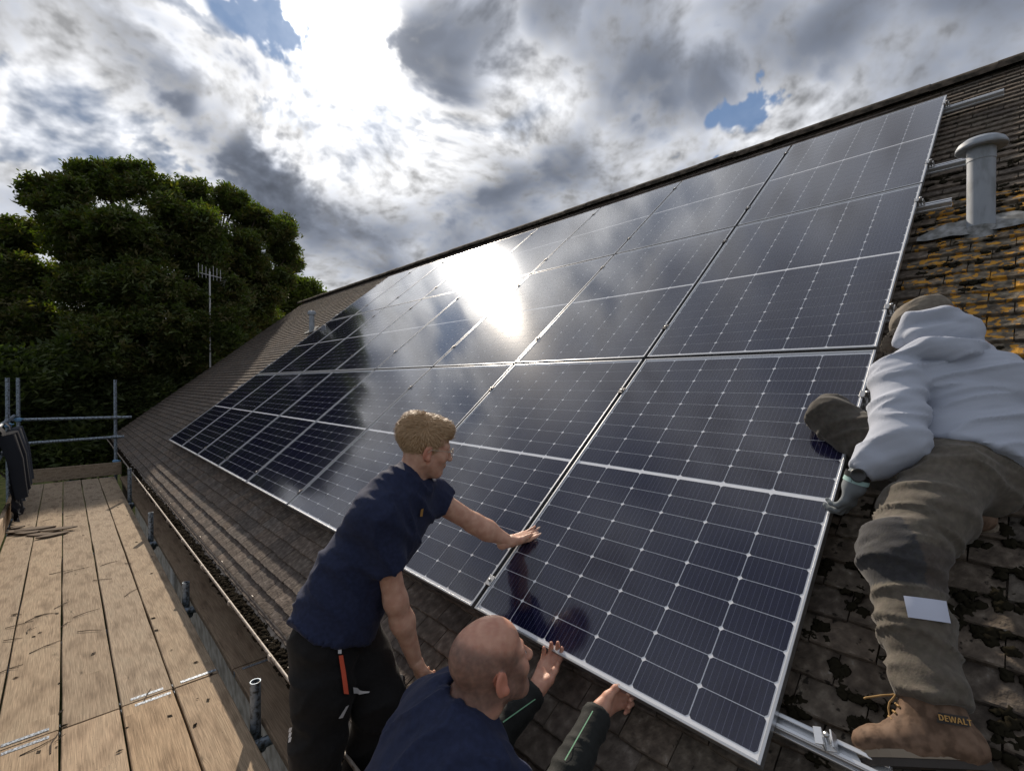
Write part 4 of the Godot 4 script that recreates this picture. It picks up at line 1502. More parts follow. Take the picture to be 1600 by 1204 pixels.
# head in its own axes: z the way the face looks, y to the crown, x to the person's left
func head_field(F: Field, T: Transform3D, sc: float) -> void:
	var B := T.basis
	var P := func(x: float, y: float, z: float) -> Vector3: return T * (Vector3(x, y, z) * sc)
	F.ell(P.call(0, 0.035, -0.014), B, Vector3(0.077, 0.086, 0.098) * sc, 0.02)
	F.ell(P.call(0, 0.050, 0.020), B, Vector3(0.068, 0.066, 0.070) * sc, 0.02)
	F.ell(P.call(0, -0.028, 0.036), B, Vector3(0.061, 0.084, 0.058) * sc, 0.02)
	F.ell(P.call(0, -0.098, 0.058), B, Vector3(0.030, 0.021, 0.027) * sc, 0.025)
	for s in [-1.0, 1.0]:
		F.limb(P.call(0.053 * s, -0.050, -0.002), P.call(0.022 * s, -0.098, 0.052), 0.021 * sc, 0.017 * sc, 0.022)
		F.ell(P.call(0.040 * s, -0.026, 0.064), B, Vector3(0.024, 0.022, 0.022) * sc, 0.02)
		F.limb(P.call(0.012 * s, 0.016, 0.090), P.call(0.046 * s, 0.016, 0.074), 0.010 * sc, 0.009 * sc, 0.014)
		F.carve(P.call(0.031 * s, -0.001, 0.099), B, Vector3(0.018, 0.010, 0.014) * sc, 0.008)
		F.ell(P.call(0.031 * s, -0.001, 0.080), B, Vector3(0.0125, 0.0105, 0.0115) * sc, 0.004)
		F.ell(P.call(0.0105 * s, -0.037, 0.103), B, Vector3(0.008, 0.007, 0.010) * sc, 0.006)
		var eb := B * Basis(Vector3.RIGHT, 0.22) * Basis(Vector3.UP, -0.35 * s)
		F.ell(P.call(0.080 * s, -0.010, -0.012), eb, Vector3(0.0075, 0.033, 0.021) * sc, 0.006)
		F.carve(P.call(0.0885 * s, -0.008, -0.006), eb, Vector3(0.007, 0.021, 0.0115) * sc, 0.004)
		F.ell(P.call(0.079 * s, -0.034, -0.004), eb, Vector3(0.007, 0.011, 0.010) * sc, 0.006)
	F.limb(P.call(0, 0.004, 0.092), P.call(0, -0.034, 0.112), 0.0075 * sc, 0.0115 * sc, 0.010)
	F.limb(P.call(-0.019, -0.0615, 0.086), P.call(0.019, -0.0615, 0.086), 0.0070 * sc, 0.0070 * sc, 0.006)
	F.ell(P.call(0, -0.0605, 0.0925), B, Vector3(0.014, 0.005, 0.006) * sc, 0.004)
	F.ell(P.call(0, -0.0720, 0.0905), B, Vector3(0.015, 0.0055, 0.006) * sc, 0.004)
	F.carve_limb(P.call(-0.020, -0.0660, 0.097), P.call(0.020, -0.0660, 0.097), 0.0022, 0.0022, 0.002)

# hand in its own axes: y to the fingers, x to the thumb side, z out of the palm
func hand_field(F: Field, T: Transform3D, sc: float, curl: Array, thumb := [0.4, 0.4, 0.3], spread := 1.0, fat := 1.0) -> void:
	var P := func(v: Vector3) -> Vector3: return T * (v * sc)
	var xs := [0.029, 0.0105, -0.009, -0.027]
	var ys := [0.088, 0.092, 0.087, 0.078]
	var ls := [[0.040, 0.025, 0.020], [0.044, 0.028, 0.021], [0.041, 0.026, 0.020], [0.032, 0.020, 0.018]]
	for i in 4:
		var k := Vector3(xs[i], ys[i], 0.0)
		F.limb(P.call(Vector3(xs[i] * 0.62, 0.004, 0.0)), P.call(k), 0.0155 * sc * fat, 0.0112 * sc * fat, 0.014)
		var a := k
		var ang := 0.0
		var dirx: float = (xs[i]) * 2.2 * spread
		for j in 3:
			ang += float(curl[i][j])
			var d := Vector3(dirx * cos(ang), cos(ang), sin(ang)).normalized()
			var b: Vector3 = a + d * ls[i][j]
			var r0: float = [0.0098, 0.0090, 0.0081][j] * (0.88 if i == 3 else 1.0)
			var r1: float = [0.0090, 0.0081, 0.0070][j] * (0.88 if i == 3 else 1.0)
			F.limb(P.call(a), P.call(b), r0 * sc * fat, r1 * sc * fat, 0.006 if j > 0 else 0.010)
			a = b
	F.limb(P.call(Vector3(0.010, 0.012, 0.008)), P.call(Vector3(0.030, 0.040, 0.012)), 0.017 * sc * fat, 0.0145 * sc * fat, 0.016)
	var a := Vector3(0.030, 0.040, 0.012)
	var out: float = thumb[0]
	var into: float = thumb[1]
	var d1 := Vector3(sin(out), cos(out), sin(into)).normalized()
	F.limb(P.call(a), P.call(a + d1 * 0.036), 0.0135 * sc * fat, 0.0108 * sc * fat, 0.010)
	var a2 := a + d1 * 0.036
	var d2 := Vector3(sin(out - thumb[2]), cos(out - thumb[2]), sin(into) * 0.6).normalized()
	F.limb(P.call(a2), P.call(a2 + d2 * 0.026), 0.0108 * sc * fat, 0.0086 * sc * fat, 0.008)

func axes(y: Vector3, z: Vector3) -> Basis:
	var yy := y.normalized()
	var x := yy.cross(z).normalized()
	return Basis(x, yy, x.cross(yy))

# a sewn-on piece: a grid of points where the picture shows it, dropped on to the cloth it is sewn to
func sewn(F: Field, c: Array, nu: int, nv: int, lift: float) -> ArrayMesh:
	var g := []
	for j in nv + 1:
		var row := []
		for i in nu + 1:
			var s := float(i) / nu
			var t := float(j) / nv
			var p: Vector2 = c[0].lerp(c[1], s).lerp(c[3].lerp(c[2], s), t)
			var h := F.hit(EYE, px_ray(p.x, p.y))
			if h == Vector3.INF:
				row.append(null)
				continue
			var e := 0.004
			var n := Vector3(F.eval(h + Vector3(e, 0, 0)) - F.eval(h - Vector3(e, 0, 0)), F.eval(h + Vector3(0, e, 0)) - F.eval(h - Vector3(0, e, 0)), F.eval(h + Vector3(0, 0, e)) - F.eval(h - Vector3(0, 0, e))).normalized()
			row.append([h + n * lift, n])
		g.append(row)
	var st := new_st()
	st.set_smooth_group(1)
	for j in nv:
		for i in nu:
			var q := [g[j][i], g[j][i + 1], g[j + 1][i + 1], g[j + 1][i]]
			if q.has(null): continue
			quad(st, q[0][0], q[1][0], q[2][0], q[3][0], q[0][1])
			quad(st, q[0][0] - q[0][1] * lift * 1.6, q[1][0] - q[1][1] * lift * 1.6, q[2][0] - q[2][1] * lift * 1.6, q[3][0] - q[3][1] * lift * 1.6, -q[0][1])
	return done(st)

func skin_tint(base: Color, seed_: int) -> Callable:
	var n := noise(seed_, 28.0, 3)
	return func(p: Vector3, _n: Vector3) -> Color:
		var v := n.get_noise_3dv(p)
		return Color(base.r * (1.0 + v * 0.22), base.g * (1.0 + v * 0.34), base.b * (1.0 + v * 0.36))

func people_materials() -> void:
	var weave := noise_tex(120, 0.12, 256, null, 3, 3.0)
	var soft := noise_tex(121, 0.035, 256, ramp([Color(0.88, 0.88, 0.88), Color(1, 1, 1)], [0.25, 0.75]), 5)
	for e in [["skin", lin(1, 1, 1), 0.5], ["navy_cotton", lin(0.017, 0.024, 0.060), 0.85], ["black_cloth", lin(0.009, 0.009, 0.010), 0.85], ["green_black_cloth", lin(0.013, 0.015, 0.015), 0.8], ["grey_fleece", lin(0.355, 0.385, 0.455), 0.95], ["work_trousers", lin(1, 1, 1), 0.9], ["cap_cloth", lin(0.18, 0.158, 0.13), 0.9]]:
		var m := mat(e[0], e[1], e[2], 0.0, 0.35)
		if e[0] == "skin":
			m.vertex_color_use_as_albedo = true
			m.subsurf_scatter_enabled = true
			m.subsurf_scatter_strength = 0.10
			m.normal_enabled = true
			m.normal_texture = noise_tex(122, 0.08, 256, null, 4, 2.0)
			m.normal_scale = 0.25
			triplanar(m, Vector3.ONE * 7.0)
			continue
		if e[0] == "work_trousers": m.vertex_color_use_as_albedo = true
		if e[0] != "grey_fleece": m.albedo_texture = soft
		m.normal_enabled = true
		m.normal_texture = weave
		m.normal_scale = 0.15
		m.rim_enabled = true
		m.rim = 0.25
		triplanar(m, Vector3.ONE * (5.0 if e[0] != "grey_fleece" else 7.0))
	var h := mat("sandy_hair", lin(0.30, 0.195, 0.105), 0.55, 0.0, 0.4)
	mat("hair_strand", lin(0.40, 0.265, 0.145), 0.5, 0.0, 0.5)
	mat("glove", lin(0.14, 0.16, 0.175), 0.9)
	mat("glove_cuff", lin(0.30, 0.45, 0.44), 0.9)
	mat("glove_tip", lin(0.03, 0.03, 0.033), 0.7)
	mat("watch_black", lin(0.015, 0.015, 0.016), 0.35)
	mat("reflective", lin(0.42, 0.45, 0.55), 0.5)
	mat("white_print", lin(0.55, 0.56, 0.58), 0.6)
	mat("orange_print", lin(0.62, 0.10, 0.05), 0.6)
	mat("gold_print", lin(0.36, 0.20, 0.05), 0.6)
	mat("green_piping", lin(0.16, 0.36, 0.22), 0.7)
	var b := mat("boot_leather", lin(0.175, 0.118, 0.085), 0.75, 0.0, 0.3)
	b.albedo_texture = noise_tex(126, 0.02, 256, ramp([Color(0.72, 0.70, 0.68), Color(0.92, 0.90, 0.88), Color(1, 1, 1)], [0.2, 0.5, 0.9]), 5)
	triplanar(b, Vector3.ONE * 5.0)
	mat("boot_sole", lin(0.20, 0.165, 0.125), 0.9)
	mat("boot_dark", lin(0.03, 0.025, 0.022), 0.8)
	mat("lace", lin(0.26, 0.16, 0.06), 0.9)
	var l := mat("spectacle_lens", Color(1, 1, 1, 0.05), 0.03)
	l.transparency = BaseMaterial3D.TRANSPARENCY_ALPHA
	mat("spectacle_wire", lin(0.5, 0.42, 0.33), 0.3, 0.8)
	mat("eye_white", lin(0.6, 0.58, 0.55), 0.2)
	mat("eye_dark", lin(0.03, 0.025, 0.02), 0.1)

func people() -> void:
	people_materials()
	man_standing()
	man_bald()
	man_hooded()

# ---- the man in the navy T-shirt, leaning on the roof with one arm out to the panel gap
func man_standing() -> void:
	var neck := at(641, 752, 1.90)
	var ls := at(672, 775, 2.03)
	var rs := at(588, 802, 1.75)
	var re := at(618, 938, 1.79)
	var rw := at(648, 1030, 1.87)
	var le := at(742, 818, 2.12)
	var lw := at(795, 846, 2.165)
	var chest := at(606, 815, 1.88)
	var waist := at(556, 895, 1.85)
	var pel := at(530, 962, 1.82)
	var rh := at(512, 985, 1.75)
	var lh := at(552, 980, 1.90)
	var rk := at(497, 1165, 1.70)
	var lk := at(592, 1090, 1.84)
	var side := (ls - rs).normalized()
	var spine := (neck - pel).normalized()
	var fb := spine.cross(side).normalized()
	var root := thing("person", "person in navy T-shirt, black trousers and glasses reaching to the panel gap", "person", Transform3D(), "people fitting the panels")
	# head
	var hc := at(666, 700, 1.90)
	var cr := CAM.x
	var cu := CAM.y
	var cf := -CAM.z
	var face := (cr * 0.90 + cf * 0.40 - cu * 0.16).normalized()
	var crown := (cu * 0.96 - cf * 0.05 - cr * 0.05).normalized()
	var hx := crown.cross(face).normalized()
	var HT := Transform3D(Basis(hx, face.cross(hx), face), hc)
	var H := Field.new()
	head_field(H, HT, 0.93)
	H.limb(hc - crown * 0.035 - face * 0.035, neck - spine * 0.01, 0.054, 0.060, 0.03)
	var body := Field.new()
	# hidden trunk and legs, bare arms
	body.flat(neck - spine * 0.09, pel, 0.135, 0.12, fb, 0.62, 0.05)
	body.limb(neck + spine * 0.03, chest, 0.056, 0.09, 0.04)
	body.limb(ls.lerp(chest, 0.5), ls, 0.07, 0.052, 0.04)
	body.limb(rs.lerp(chest, 0.5), rs, 0.07, 0.052, 0.04)
	for e in [[rh, rk, 0.075, 0.05], [lh, lk, 0.075, 0.05]]: body.limb(e[0], e[1], e[2], e[3], 0.04)
	var arms := Field.new()
	arms.limb(rs, re, 0.052, 0.041, 0.03)
	arms.limb(re, re.lerp(rw, 0.35), 0.041, 0.043, 0.03)
	arms.limb(re.lerp(rw, 0.35), rw, 0.043, 0.028, 0.03)
	arms.limb(ls, le, 0.050, 0.041, 0.03)
	arms.limb(le, le.lerp(lw, 0.35), 0.041, 0.042, 0.03)
	arms.limb(le.lerp(lw, 0.35), lw, 0.042, 0.027, 0.03)
	# left hand flat over the edge of the near panel
	var lt := at(836, 833, 2.205) - lw
	var lb := axes(lt, -RB.z + cr * 0.1)
	var LH := Field.new()
	LH.limb(lw - lt.normalized() * 0.03, lw + lt.normalized() * 0.012, 0.027, 0.025, 0.015)
	# x must point to the thumb: left hand, palm down
	var lx := lt.normalized().cross(RB.z).normalized()
	hand_field(LH, Transform3D(Basis(lx, lt.normalized(), lx.cross(lt.normalized())), lw + lt.normalized() * 0.008), 0.92, [[0.05, 0.12, 0.12], [0.05, 0.12, 0.12], [0.08, 0.15, 0.15], [0.12, 0.2, 0.15]], [0.15, 0.3, 0.2], 0.3)
	# right hand propped on the tiles, fingers folded
	var rt := (at(662, 1072, 1.90) - rw).normalized()
	var rx := RB.z.cross(rt).normalized()
	var RH := Field.new()
	RH.limb(rw - rt * 0.03, rw + rt * 0.012, 0.028, 0.026, 0.015)
	hand_field(RH, Transform3D(Basis(rx, rt, rx.cross(rt)), rw + rt * 0.008), 0.95, [[0.5, 0.9, 0.5], [0.5, 0.95, 0.5], [0.55, 1.0, 0.5], [0.6, 1.0, 0.5]], [0.3, 0.6, 0.4])
	var tone := Color(0.50, 0.295, 0.215)
	var st := skin_tint(tone, 501)
	var htint := func(p: Vector3, n: Vector3) -> Color:
		var c: Color = st.call(p, n)
		var l := HT.affine_inverse() * p
		if absf(l.x) > 0.068 and l.z < 0.02 and l.y < 0.03: c = Color(c.r * 1.05, c.g * 0.85, c.b * 0.82)
		if l.z > 0.08 and absf(l.y + 0.062) < 0.012 and absf(l.x) < 0.022: c = Color(c.r * 0.95, c.g * 0.75, c.b * 0.75)
		return c
	part(root, "body", joined([body.build(0.018, null, st), arms.build(0.009, null, st), H.build(0.0040, null, htint), LH.build(0.0035, null, st), RH.build(0.0035, null, st)]), M.skin)
	# hair
	var hair := Field.new()
	var HB := HT.basis
	hair.ell(HT * Vector3(0, 0.040, -0.020), HB, Vector3(0.080, 0.088, 0.096), 0.02)
	hair.ell(HT * Vector3(0, 0.085, 0.015), HB, Vector3(0.062, 0.042, 0.074), 0.03)
	hair.ell(HT * Vector3(0.0, 0.078, 0.060), HB, Vector3(0.054, 0.026, 0.030), 0.03)
	hair.ell(HT * Vector3(0, 0.095, -0.060), HB, Vector3(0.06, 0.04, 0.05), 0.03)
	hair.ell(HT * Vector3(-0.01, 0.055, -0.105), HB, Vector3(0.03, 0.03, 0.02), 0.03)
	hair.carve(HT * Vector3(0, -0.062, 0.088), HB, Vector3(0.11, 0.115, 0.082), 0.012)
	for s in [-1.0, 1.0]: hair.carve(HT * Vector3(0.085 * s, -0.020, -0.012), HB, Vector3(0.020, 0.040, 0.028), 0.010)
	hair.carve(HT * Vector3(0, -0.115, -0.055), HB, Vector3(0.12, 0.065, 0.10), 0.02)
	var hn := noise(510, 1.0, 3)
	var bend := func(p: Vector3, n: Vector3) -> Vector3:
		var l := HT.affine_inverse() * p
		var a := hn.get_noise_3d(l.x * 190.0, l.y * 60.0 + l.z * 30.0, l.z * 22.0 - l.y * 40.0)
		var b := hn.get_noise_3d(l.x * 34.0 + 9.0, l.y * 20.0, l.z * 20.0)
		return p + n * (a * 0.0022 * smoothstep(-0.06, 0.06, l.y) + b * 0.003 * smoothstep(0.0, 0.08, l.y))
	var scalp := hair.build(0.0038, bend)
	var hp := part(root, "hair", scalp, M.sandy_hair)
	# loose strands standing off it
	var sa := scalp.surface_get_arrays(0)
	var sv: PackedVector3Array = sa[Mesh.ARRAY_VERTEX]
	var sn: PackedVector3Array = sa[Mesh.ARRAY_NORMAL]
	var hs := new_st()
	hs.set_smooth_group(-1)
	for k in 5200:
		var i := rng.randi() % sv.size()
		var l := HT.affine_inverse() * sv[i]
		var n := sn[i]
		var flow := face * smoothstep(-0.06, 0.05, l.z) - crown * smoothstep(0.09, 0.03, l.y) * 1.2 - face * smoothstep(0.0, -0.08, l.z) * 0.8 + HT.basis.x * rng.randfn() * 0.25
		flow = (flow - n * flow.dot(n)).normalized()
		var len := lerpf(0.007, 0.020, smoothstep(-0.03, 0.07, l.y)) * rng.randf_range(0.7, 1.25)
		var b := sv[i] + n * 0.002 + flow * len * 0.5 + n * len * rng.randf_range(0.10, 0.30)
		var e := b + flow * len * 0.6 - n * len * 0.05
		var w := flow.cross(n).normalized() * 0.0009
		quad(hs, sv[i] - w, sv[i] + w, b + w, b - w, n)
		tri(hs, b - w, b + w, e, n)
	var strands := part(hp, "strand_mass", done(hs), M.hair_strand)
	strands.set_meta("kind", "stuff")
	# spectacles
	var gs := new_st()
	for s in [-1.0, 1.0]:
		var ring := []
		var rad := []
		for k in 15:
			var a := TAU * k / 14.0
			ring.append(HT * Vector3(s * 0.031 + cos(a) * 0.021, -0.004 + sin(a) * 0.018, 0.102 - absf(s * 0.031 + cos(a) * 0.021) * 0.10))
			rad.append(0.0011)
		add_tube(gs, ring, rad, 5)
		add_tube(gs, [HT * Vector3(s * 0.052, 0.002, 0.096), HT * Vector3(s * 0.074, 0.004, 0.05), HT * Vector3(s * 0.079, 0.004, 0.0), HT * Vector3(s * 0.078, -0.012, -0.016)], [0.0015, 0.0013, 0.0013, 0.0013], 5)
	add_tube(gs, [HT * Vector3(-0.010, 0.0, 0.103), HT * Vector3(0, 0.004, 0.106), HT * Vector3(0.010, 0.0, 0.103)], [0.0012, 0.0012, 0.0012], 5)
	var spec := part(root, "spectacles", done(gs), M.spectacle_wire)
	for s in [-1.0, 1.0]:
		var ls_ := new_st()
		for k in 12:
			var a := TAU * k / 12.0
			var b := TAU * (k + 1) / 12.0
			var f := func(t: float) -> Vector3: return HT * Vector3(s * 0.031 + cos(t) * 0.020, -0.004 + sin(t) * 0.017, 0.102 - absf(s * 0.031 + cos(t) * 0.020) * 0.10)
			tri(ls_, HT * Vector3(s * 0.031, -0.004, 0.0995), f.call(a), f.call(b), face)
		part(spec, "lens", done(ls_), M.spectacle_lens)
	eyes(root, HT, 0.93)
	# T-shirt
	var S := Field.new()
	S.flat(neck - spine * 0.075, chest, 0.150, 0.178, fb, 0.62, 0.06)
	S.flat(chest, waist, 0.178, 0.160, fb, 0.66, 0.06)
	S.flat(waist, pel - spine * 0.040, 0.164, 0.186, fb, 0.82, 0.06, 1)
	S.limb(chest.lerp(ls, 0.45), ls, 0.085, 0.072, 0.05)
	S.limb(chest.lerp(rs, 0.45), rs, 0.095, 0.080, 0.05)
	S.limb(rs, rs.lerp(re, 0.62), 0.080, 0.073, 0.03, 1)
	S.limb(ls, ls.lerp(le, 0.30), 0.070, 0.066, 0.03, 1)
	S.limb(neck - spine * 0.045, neck - spine * 0.012, 0.088, 0.070, 0.04, 1)
	# v neck opening
	S.carve(neck + fb * 0.075 - spine * 0.005, Basis(side, spine, fb), Vector3(0.042, 0.085, 0.06), 0.012)
	S.carve_limb(neck, neck + spine * 0.2, 0.0595, 0.0595, 0.006)
	var sf := folds(520, spine * 0.8 + side * 0.5, 9.0, 2.6, 0.013)
	part(root, "t_shirt", S.build(0.010, sf), M.navy_cotton)
	# chest emblem
	part(root, "emblem", sewn(S, [Vector2(656, 795), Vector2(660, 793), Vector2(658, 806), Vector2(654, 806)], 2, 4, 0.006), M.gold_print)
	# trousers
	var T := Field.new()
	T.flat(pel + spine * 0.02, pel - spine * 0.07, 0.138, 0.150, fb, 0.78, 0.05)
	T.limb(rh.lerp(rk, 0.12), rh.lerp(rk, 0.5), 0.098, 0.098, 0.05)
	T.limb(rh.lerp(rk, 0.5), rk, 0.098, 0.085, 0.05)
	T.limb(lh.lerp(lk, 0.12), lh.lerp(lk, 0.5), 0.098, 0.095, 0.05)
	T.limb(lh.lerp(lk, 0.5), lk, 0.095, 0.086, 0.05)
	var ra := Vector3(rk.x - 0.02, DECK + 0.10, rk.z - 0.02)
	var la := Vector3(-0.44, DECK + 0.10, lk.z - 0.06)
	T.limb(rk, ra, 0.085, 0.070, 0.04, 1)
	T.limb(lk, la, 0.085, 0.070, 0.04, 1)
	part(root, "trousers", T.build(0.012, folds(530, Vector3.UP, 6.0, 3.5, 0.010)), M.black_cloth)
	part(root, "pocket_zip", sewn(T, [Vector2(527, 1022), Vector2(533, 1021), Vector2(541, 1083), Vector2(534, 1082)], 2, 10, 0.012), M.orange_print)
	part(root, "print", sewn(T, [Vector2(526, 1013), Vector2(531, 1013), Vector2(531, 1019), Vector2(526, 1019)], 1, 1, 0.012), M.white_print)
	part(root, "print", sewn(T, [Vector2(547, 1073), Vector2(578, 1078), Vector2(577, 1080), Vector2(548, 1082)], 5, 2, 0.012), M.white_print)
	part(root, "print", sewn(T, [Vector2(537, 1101), Vector2(541, 1099), Vector2(532, 1118), Vector2(526, 1119)], 2, 4, 0.012), M.white_print)
	for k in 4: part(root, "print", sewn(T, [Vector2(457 - k * 0.3, 1127 + k * 8), Vector2(461 - k * 0.3, 1125 + k * 8), Vector2(459 - k * 0.3, 1133 + k * 8), Vector2(455.5 - k * 0.3, 1135 + k * 8)], 1, 1, 0.010), M.white_print)
	for e in [[ra, 1], [la, 2]]: shoe(root, e[0], Vector3(1, 0, -0.3).normalized())

func shoe(root: Node3D, ankle: Vector3, fwd: Vector3) -> void:
	var f := Field.new()
	f.limb(ankle, ankle + Vector3(0, -0.05, 0) - fwd * 0.02, 0.05, 0.045, 0.03)
	f.limb(ankle + Vector3(0, -0.055, 0) - fwd * 0.04, ankle + Vector3(0, -0.06, 0) + fwd * 0.14, 0.042, 0.036, 0.03)
	part(root, "shoe", f.build(0.010), M.boot_dark)

func eyes(root: Node3D, HT: Transform3D, sc: float) -> void:
	for s in [-1.0, 1.0]:
		var e := SphereMesh.new()
		e.radius = 0.0090 * sc
		e.height = 0.018 * sc
		e.radial_segments = 16
		e.rings = 8
		var o := part(root, "eye", e, M.eye_white, Transform3D(HT.basis, HT * (Vector3(0.031 * s, -0.002, 0.0835) * sc)))
		var ir := SphereMesh.new()
		ir.radius = 0.0048 * sc
		ir.height = 0.0096 * sc
		ir.radial_segments = 12
		ir.rings = 6
		part(o, "iris", ir, M.eye_dark, Transform3D(Basis(), Vector3(0, 0, 0.0058 * sc)))

# ---- the shaven-headed man crouching at the eave, holding the bottom edge of the panel
func man_bald() -> void:
	var cr := CAM.x
	var cu := CAM.y
	var cf := -CAM.z
	var hc := at(768, 1036, 1.30)
	var neck := at(716, 1118, 1.29)
	var ls := at(672, 1112, 1.43)
	var rs := at(745, 1225, 1.16)
	var le := at(768, 1160, 1.52)
	var lw := at(838, 1078, 1.62)
	var re := at(862, 1262, 1.26)
	var rw := at(936, 1112, 1.465)
	var chest := neck + Vector3(-0.06, -0.13, -0.01)
	var pel := Vector3(-0.66, DECK + 0.40, neck.z - 0.10)
	var side := (ls - rs).normalized()
	var spine := (neck - pel).normalized()
	var fb := spine.cross(side).normalized()
	var root := thing("person", "person with shaven head and navy shirt crouching to hold the panel's bottom edge", "person", Transform3D(), "people fitting the panels")
	var face := (cr * 0.80 + cf * 0.42 - cu * 0.02).normalized()
	var crown := (cu * 0.86 - cr * 0.10 + cf * 0.30)
	crown = (crown - face * crown.dot(face)).normalized()
	# the head leans so that its top shows
	crown = (crown - cf * 0.42 - cr * 0.10).normalized()
	face = (face - crown * face.dot(crown)).normalized()
	var hx := crown.cross(face).normalized()
	var HT := Transform3D(Basis(hx, crown, face), hc)
	var H := Field.new()
	head_field(H, HT, 1.0)
	H.limb(hc - crown * 0.045 - face * 0.04, neck, 0.062, 0.070, 0.03)
	H.ell(hc - crown * 0.085 - face * 0.055, HT.basis, Vector3(0.06, 0.04, 0.045), 0.04)
	var body := Field.new()
	body.flat(neck - spine * 0.09, pel, 0.13, 0.12, fb, 0.64, 0.05)
	body.limb(neck + spine * 0.02, chest, 0.065, 0.09, 0.04)
	body.limb(chest, ls, 0.07, 0.05, 0.04)
	body.limb(chest, rs, 0.07, 0.05, 0.04)
	body.limb(ls, le, 0.045, 0.038, 0.03)
	body.limb(rs, re, 0.045, 0.038, 0.03)
	body.limb(le, lw, 0.038, 0.028, 0.03)
	body.limb(re, rw, 0.038, 0.028, 0.03)
	var tone := Color(0.47, 0.255, 0.185)
	var st := skin_tint(tone, 601)
	var sn := noise(604, 60.0, 3)
	var htint := func(p: Vector3, n: Vector3) -> Color:
		var c: Color = st.call(p, n)
		var l := HT.affine_inverse() * p
		var g := sn.get_noise_3dv(p) * 0.25
		# cropped stubble round the sides and back, bare crown and forehead
		var rise := l.y + l.z * 0.6 + g * 0.04
		var crop := smoothstep(0.082, 0.048, rise) * smoothstep(0.078, 0.050, l.z) * smoothstep(-0.085, -0.05, l.y + (0.03 if l.z > -0.02 else 0.0))
		var beard := smoothstep(-0.035, -0.06, l.y) * smoothstep(0.0, 0.03, l.z) * 0.62
		var k := maxf(crop * 0.80, beard) * (0.85 + g)
		c = c.lerp(Color(0.085, 0.062, 0.055), clampf(k, 0.0, 0.9))
		if Vector3(absf(l.x) - 0.083, (l.y + 0.012) * 0.55, (l.z + 0.012) * 0.8).length() < 0.020: c = Color(tone.r * 1.08, tone.g * 0.86, tone.b * 0.82)
		return c
	# left hand: fingers up behind the frame, thumb along the edge
	var edge_l := at_roof(852, 1030, -0.02)
	var lt := (at(862, 1030, 1.70) - lw).normalized()
	var lx := (cr * 0.95 + cu * 0.15)
	lx = (lx - lt * lx.dot(lt)).normalized()
	var LH := Field.new()
	LH.limb(lw - lt * 0.03, lw + lt * 0.012, 0.028, 0.026, 0.015)
	hand_field(LH, Transform3D(Basis(lx, lt, lx.cross(lt)), lw + lt * 0.006), 0.95, [[0.35, 0.6, 0.4], [0.35, 0.6, 0.4], [0.4, 0.6, 0.4], [0.45, 0.6, 0.4]], [0.12, 0.15, 0.15])
	# right hand: fist under the frame, thumb on top
	var rt := (at(972, 1082, 1.53) - rw).normalized()
	var rx := (-cr * 0.35 + cu * 0.9)
	rx = (rx - rt * rx.dot(rt)).normalized()
	var RH := Field.new()
	RH.limb(rw - rt * 0.03, rw + rt * 0.012, 0.028, 0.026, 0.015)
	hand_field(RH, Transform3D(Basis(rx, rt, -rx.cross(rt)), rw + rt * 0.004), 0.93, [[0.9, 1.1, 0.7], [0.95, 1.15, 0.7], [1.0, 1.2, 0.7], [1.05, 1.2, 0.7]], [0.35, 0.25, 0.5])
	part(root, "body", joined([body.build(0.016, null, st), H.build(0.0038, null, htint), LH.build(0.0033, null, st), RH.build(0.0033, null, st)]), M.skin)
	eyes(root, HT, 1.0)
	# shirt
	var S := Field.new()
	S.flat(neck - spine * 0.075, chest, 0.165, 0.195, fb, 0.66, 0.06)
	S.flat(chest, pel, 0.195, 0.185, fb, 0.72, 0.06, 1)
	S.limb(chest.lerp(ls, 0.3), ls, 0.105, 0.080, 0.06)
	S.limb(chest.lerp(rs, 0.3), rs, 0.105, 0.080, 0.06)
	S.limb(ls, ls.lerp(le, 0.45), 0.080, 0.070, 0.03, 1)
	S.limb(rs, rs.lerp(re, 0.45), 0.080, 0.070, 0.03, 1)
	S.limb(neck - spine * 0.05, neck - spine * 0.002, 0.100, 0.080, 0.04, 1)
	S.carve_limb(neck, neck + (hc - neck).normalized() * 0.2, 0.0695, 0.0695, 0.006)
	part(root, "shirt", S.build(0.010, folds(620, side + spine * 0.4, 8.0, 3.0, 0.013)), M.navy_cotton)
	# dark undersleeves with green piping
	for e in [[ls, le, lw, "left"], [rs, re, rw, "right"]]:
		var U := Field.new()
		U.limb(e[0], e[1], 0.058, 0.055, 0.03)
		U.limb(e[1], e[2], 0.055, 0.040, 0.03, 1)
		part(root, "undersleeve", U.build(0.008, folds(630 + e[3].length(), e[2] - e[1], 12.0, 5.0, 0.006)), M.green_black_cloth)
		if e[3] == "right":
			part(root, "piping", sewn(U, [Vector2(926, 1112), Vector2(927.2, 1112.6), Vector2(884, 1190), Vector2(882.5, 1189)], 1, 12, 0.006), M.green_piping)
		else:
			part(root, "piping", sewn(U, [Vector2(835, 1091), Vector2(835.8, 1092.2), Vector2(786, 1130), Vector2(785, 1128.5)], 1, 12, 0.006), M.green_piping)
	# trousers and shoes, crouching on the inner boards
	var T := Field.new()
	var lk := Vector3(-0.40, DECK + 0.42, pel.z - 0.13)
	var rk := Vector3(-0.42, DECK + 0.40, pel.z + 0.20)
	var la := Vector3(-0.56, DECK + 0.10, pel.z - 0.10)
	var ra := Vector3(-0.56, DECK + 0.10, pel.z + 0.16)
	T.flat(pel + spine * 0.05, pel - spine * 0.06, 0.16, 0.15, fb, 0.8, 0.05)
	for e in [[lk, la], [rk, ra]]:
		T.limb(pel, e[0], 0.105, 0.085, 0.05)
		T.limb(e[0], e[1], 0.085, 0.068, 0.04, 1)
		shoe(root, e[1], Vector3(1, 0, 0))
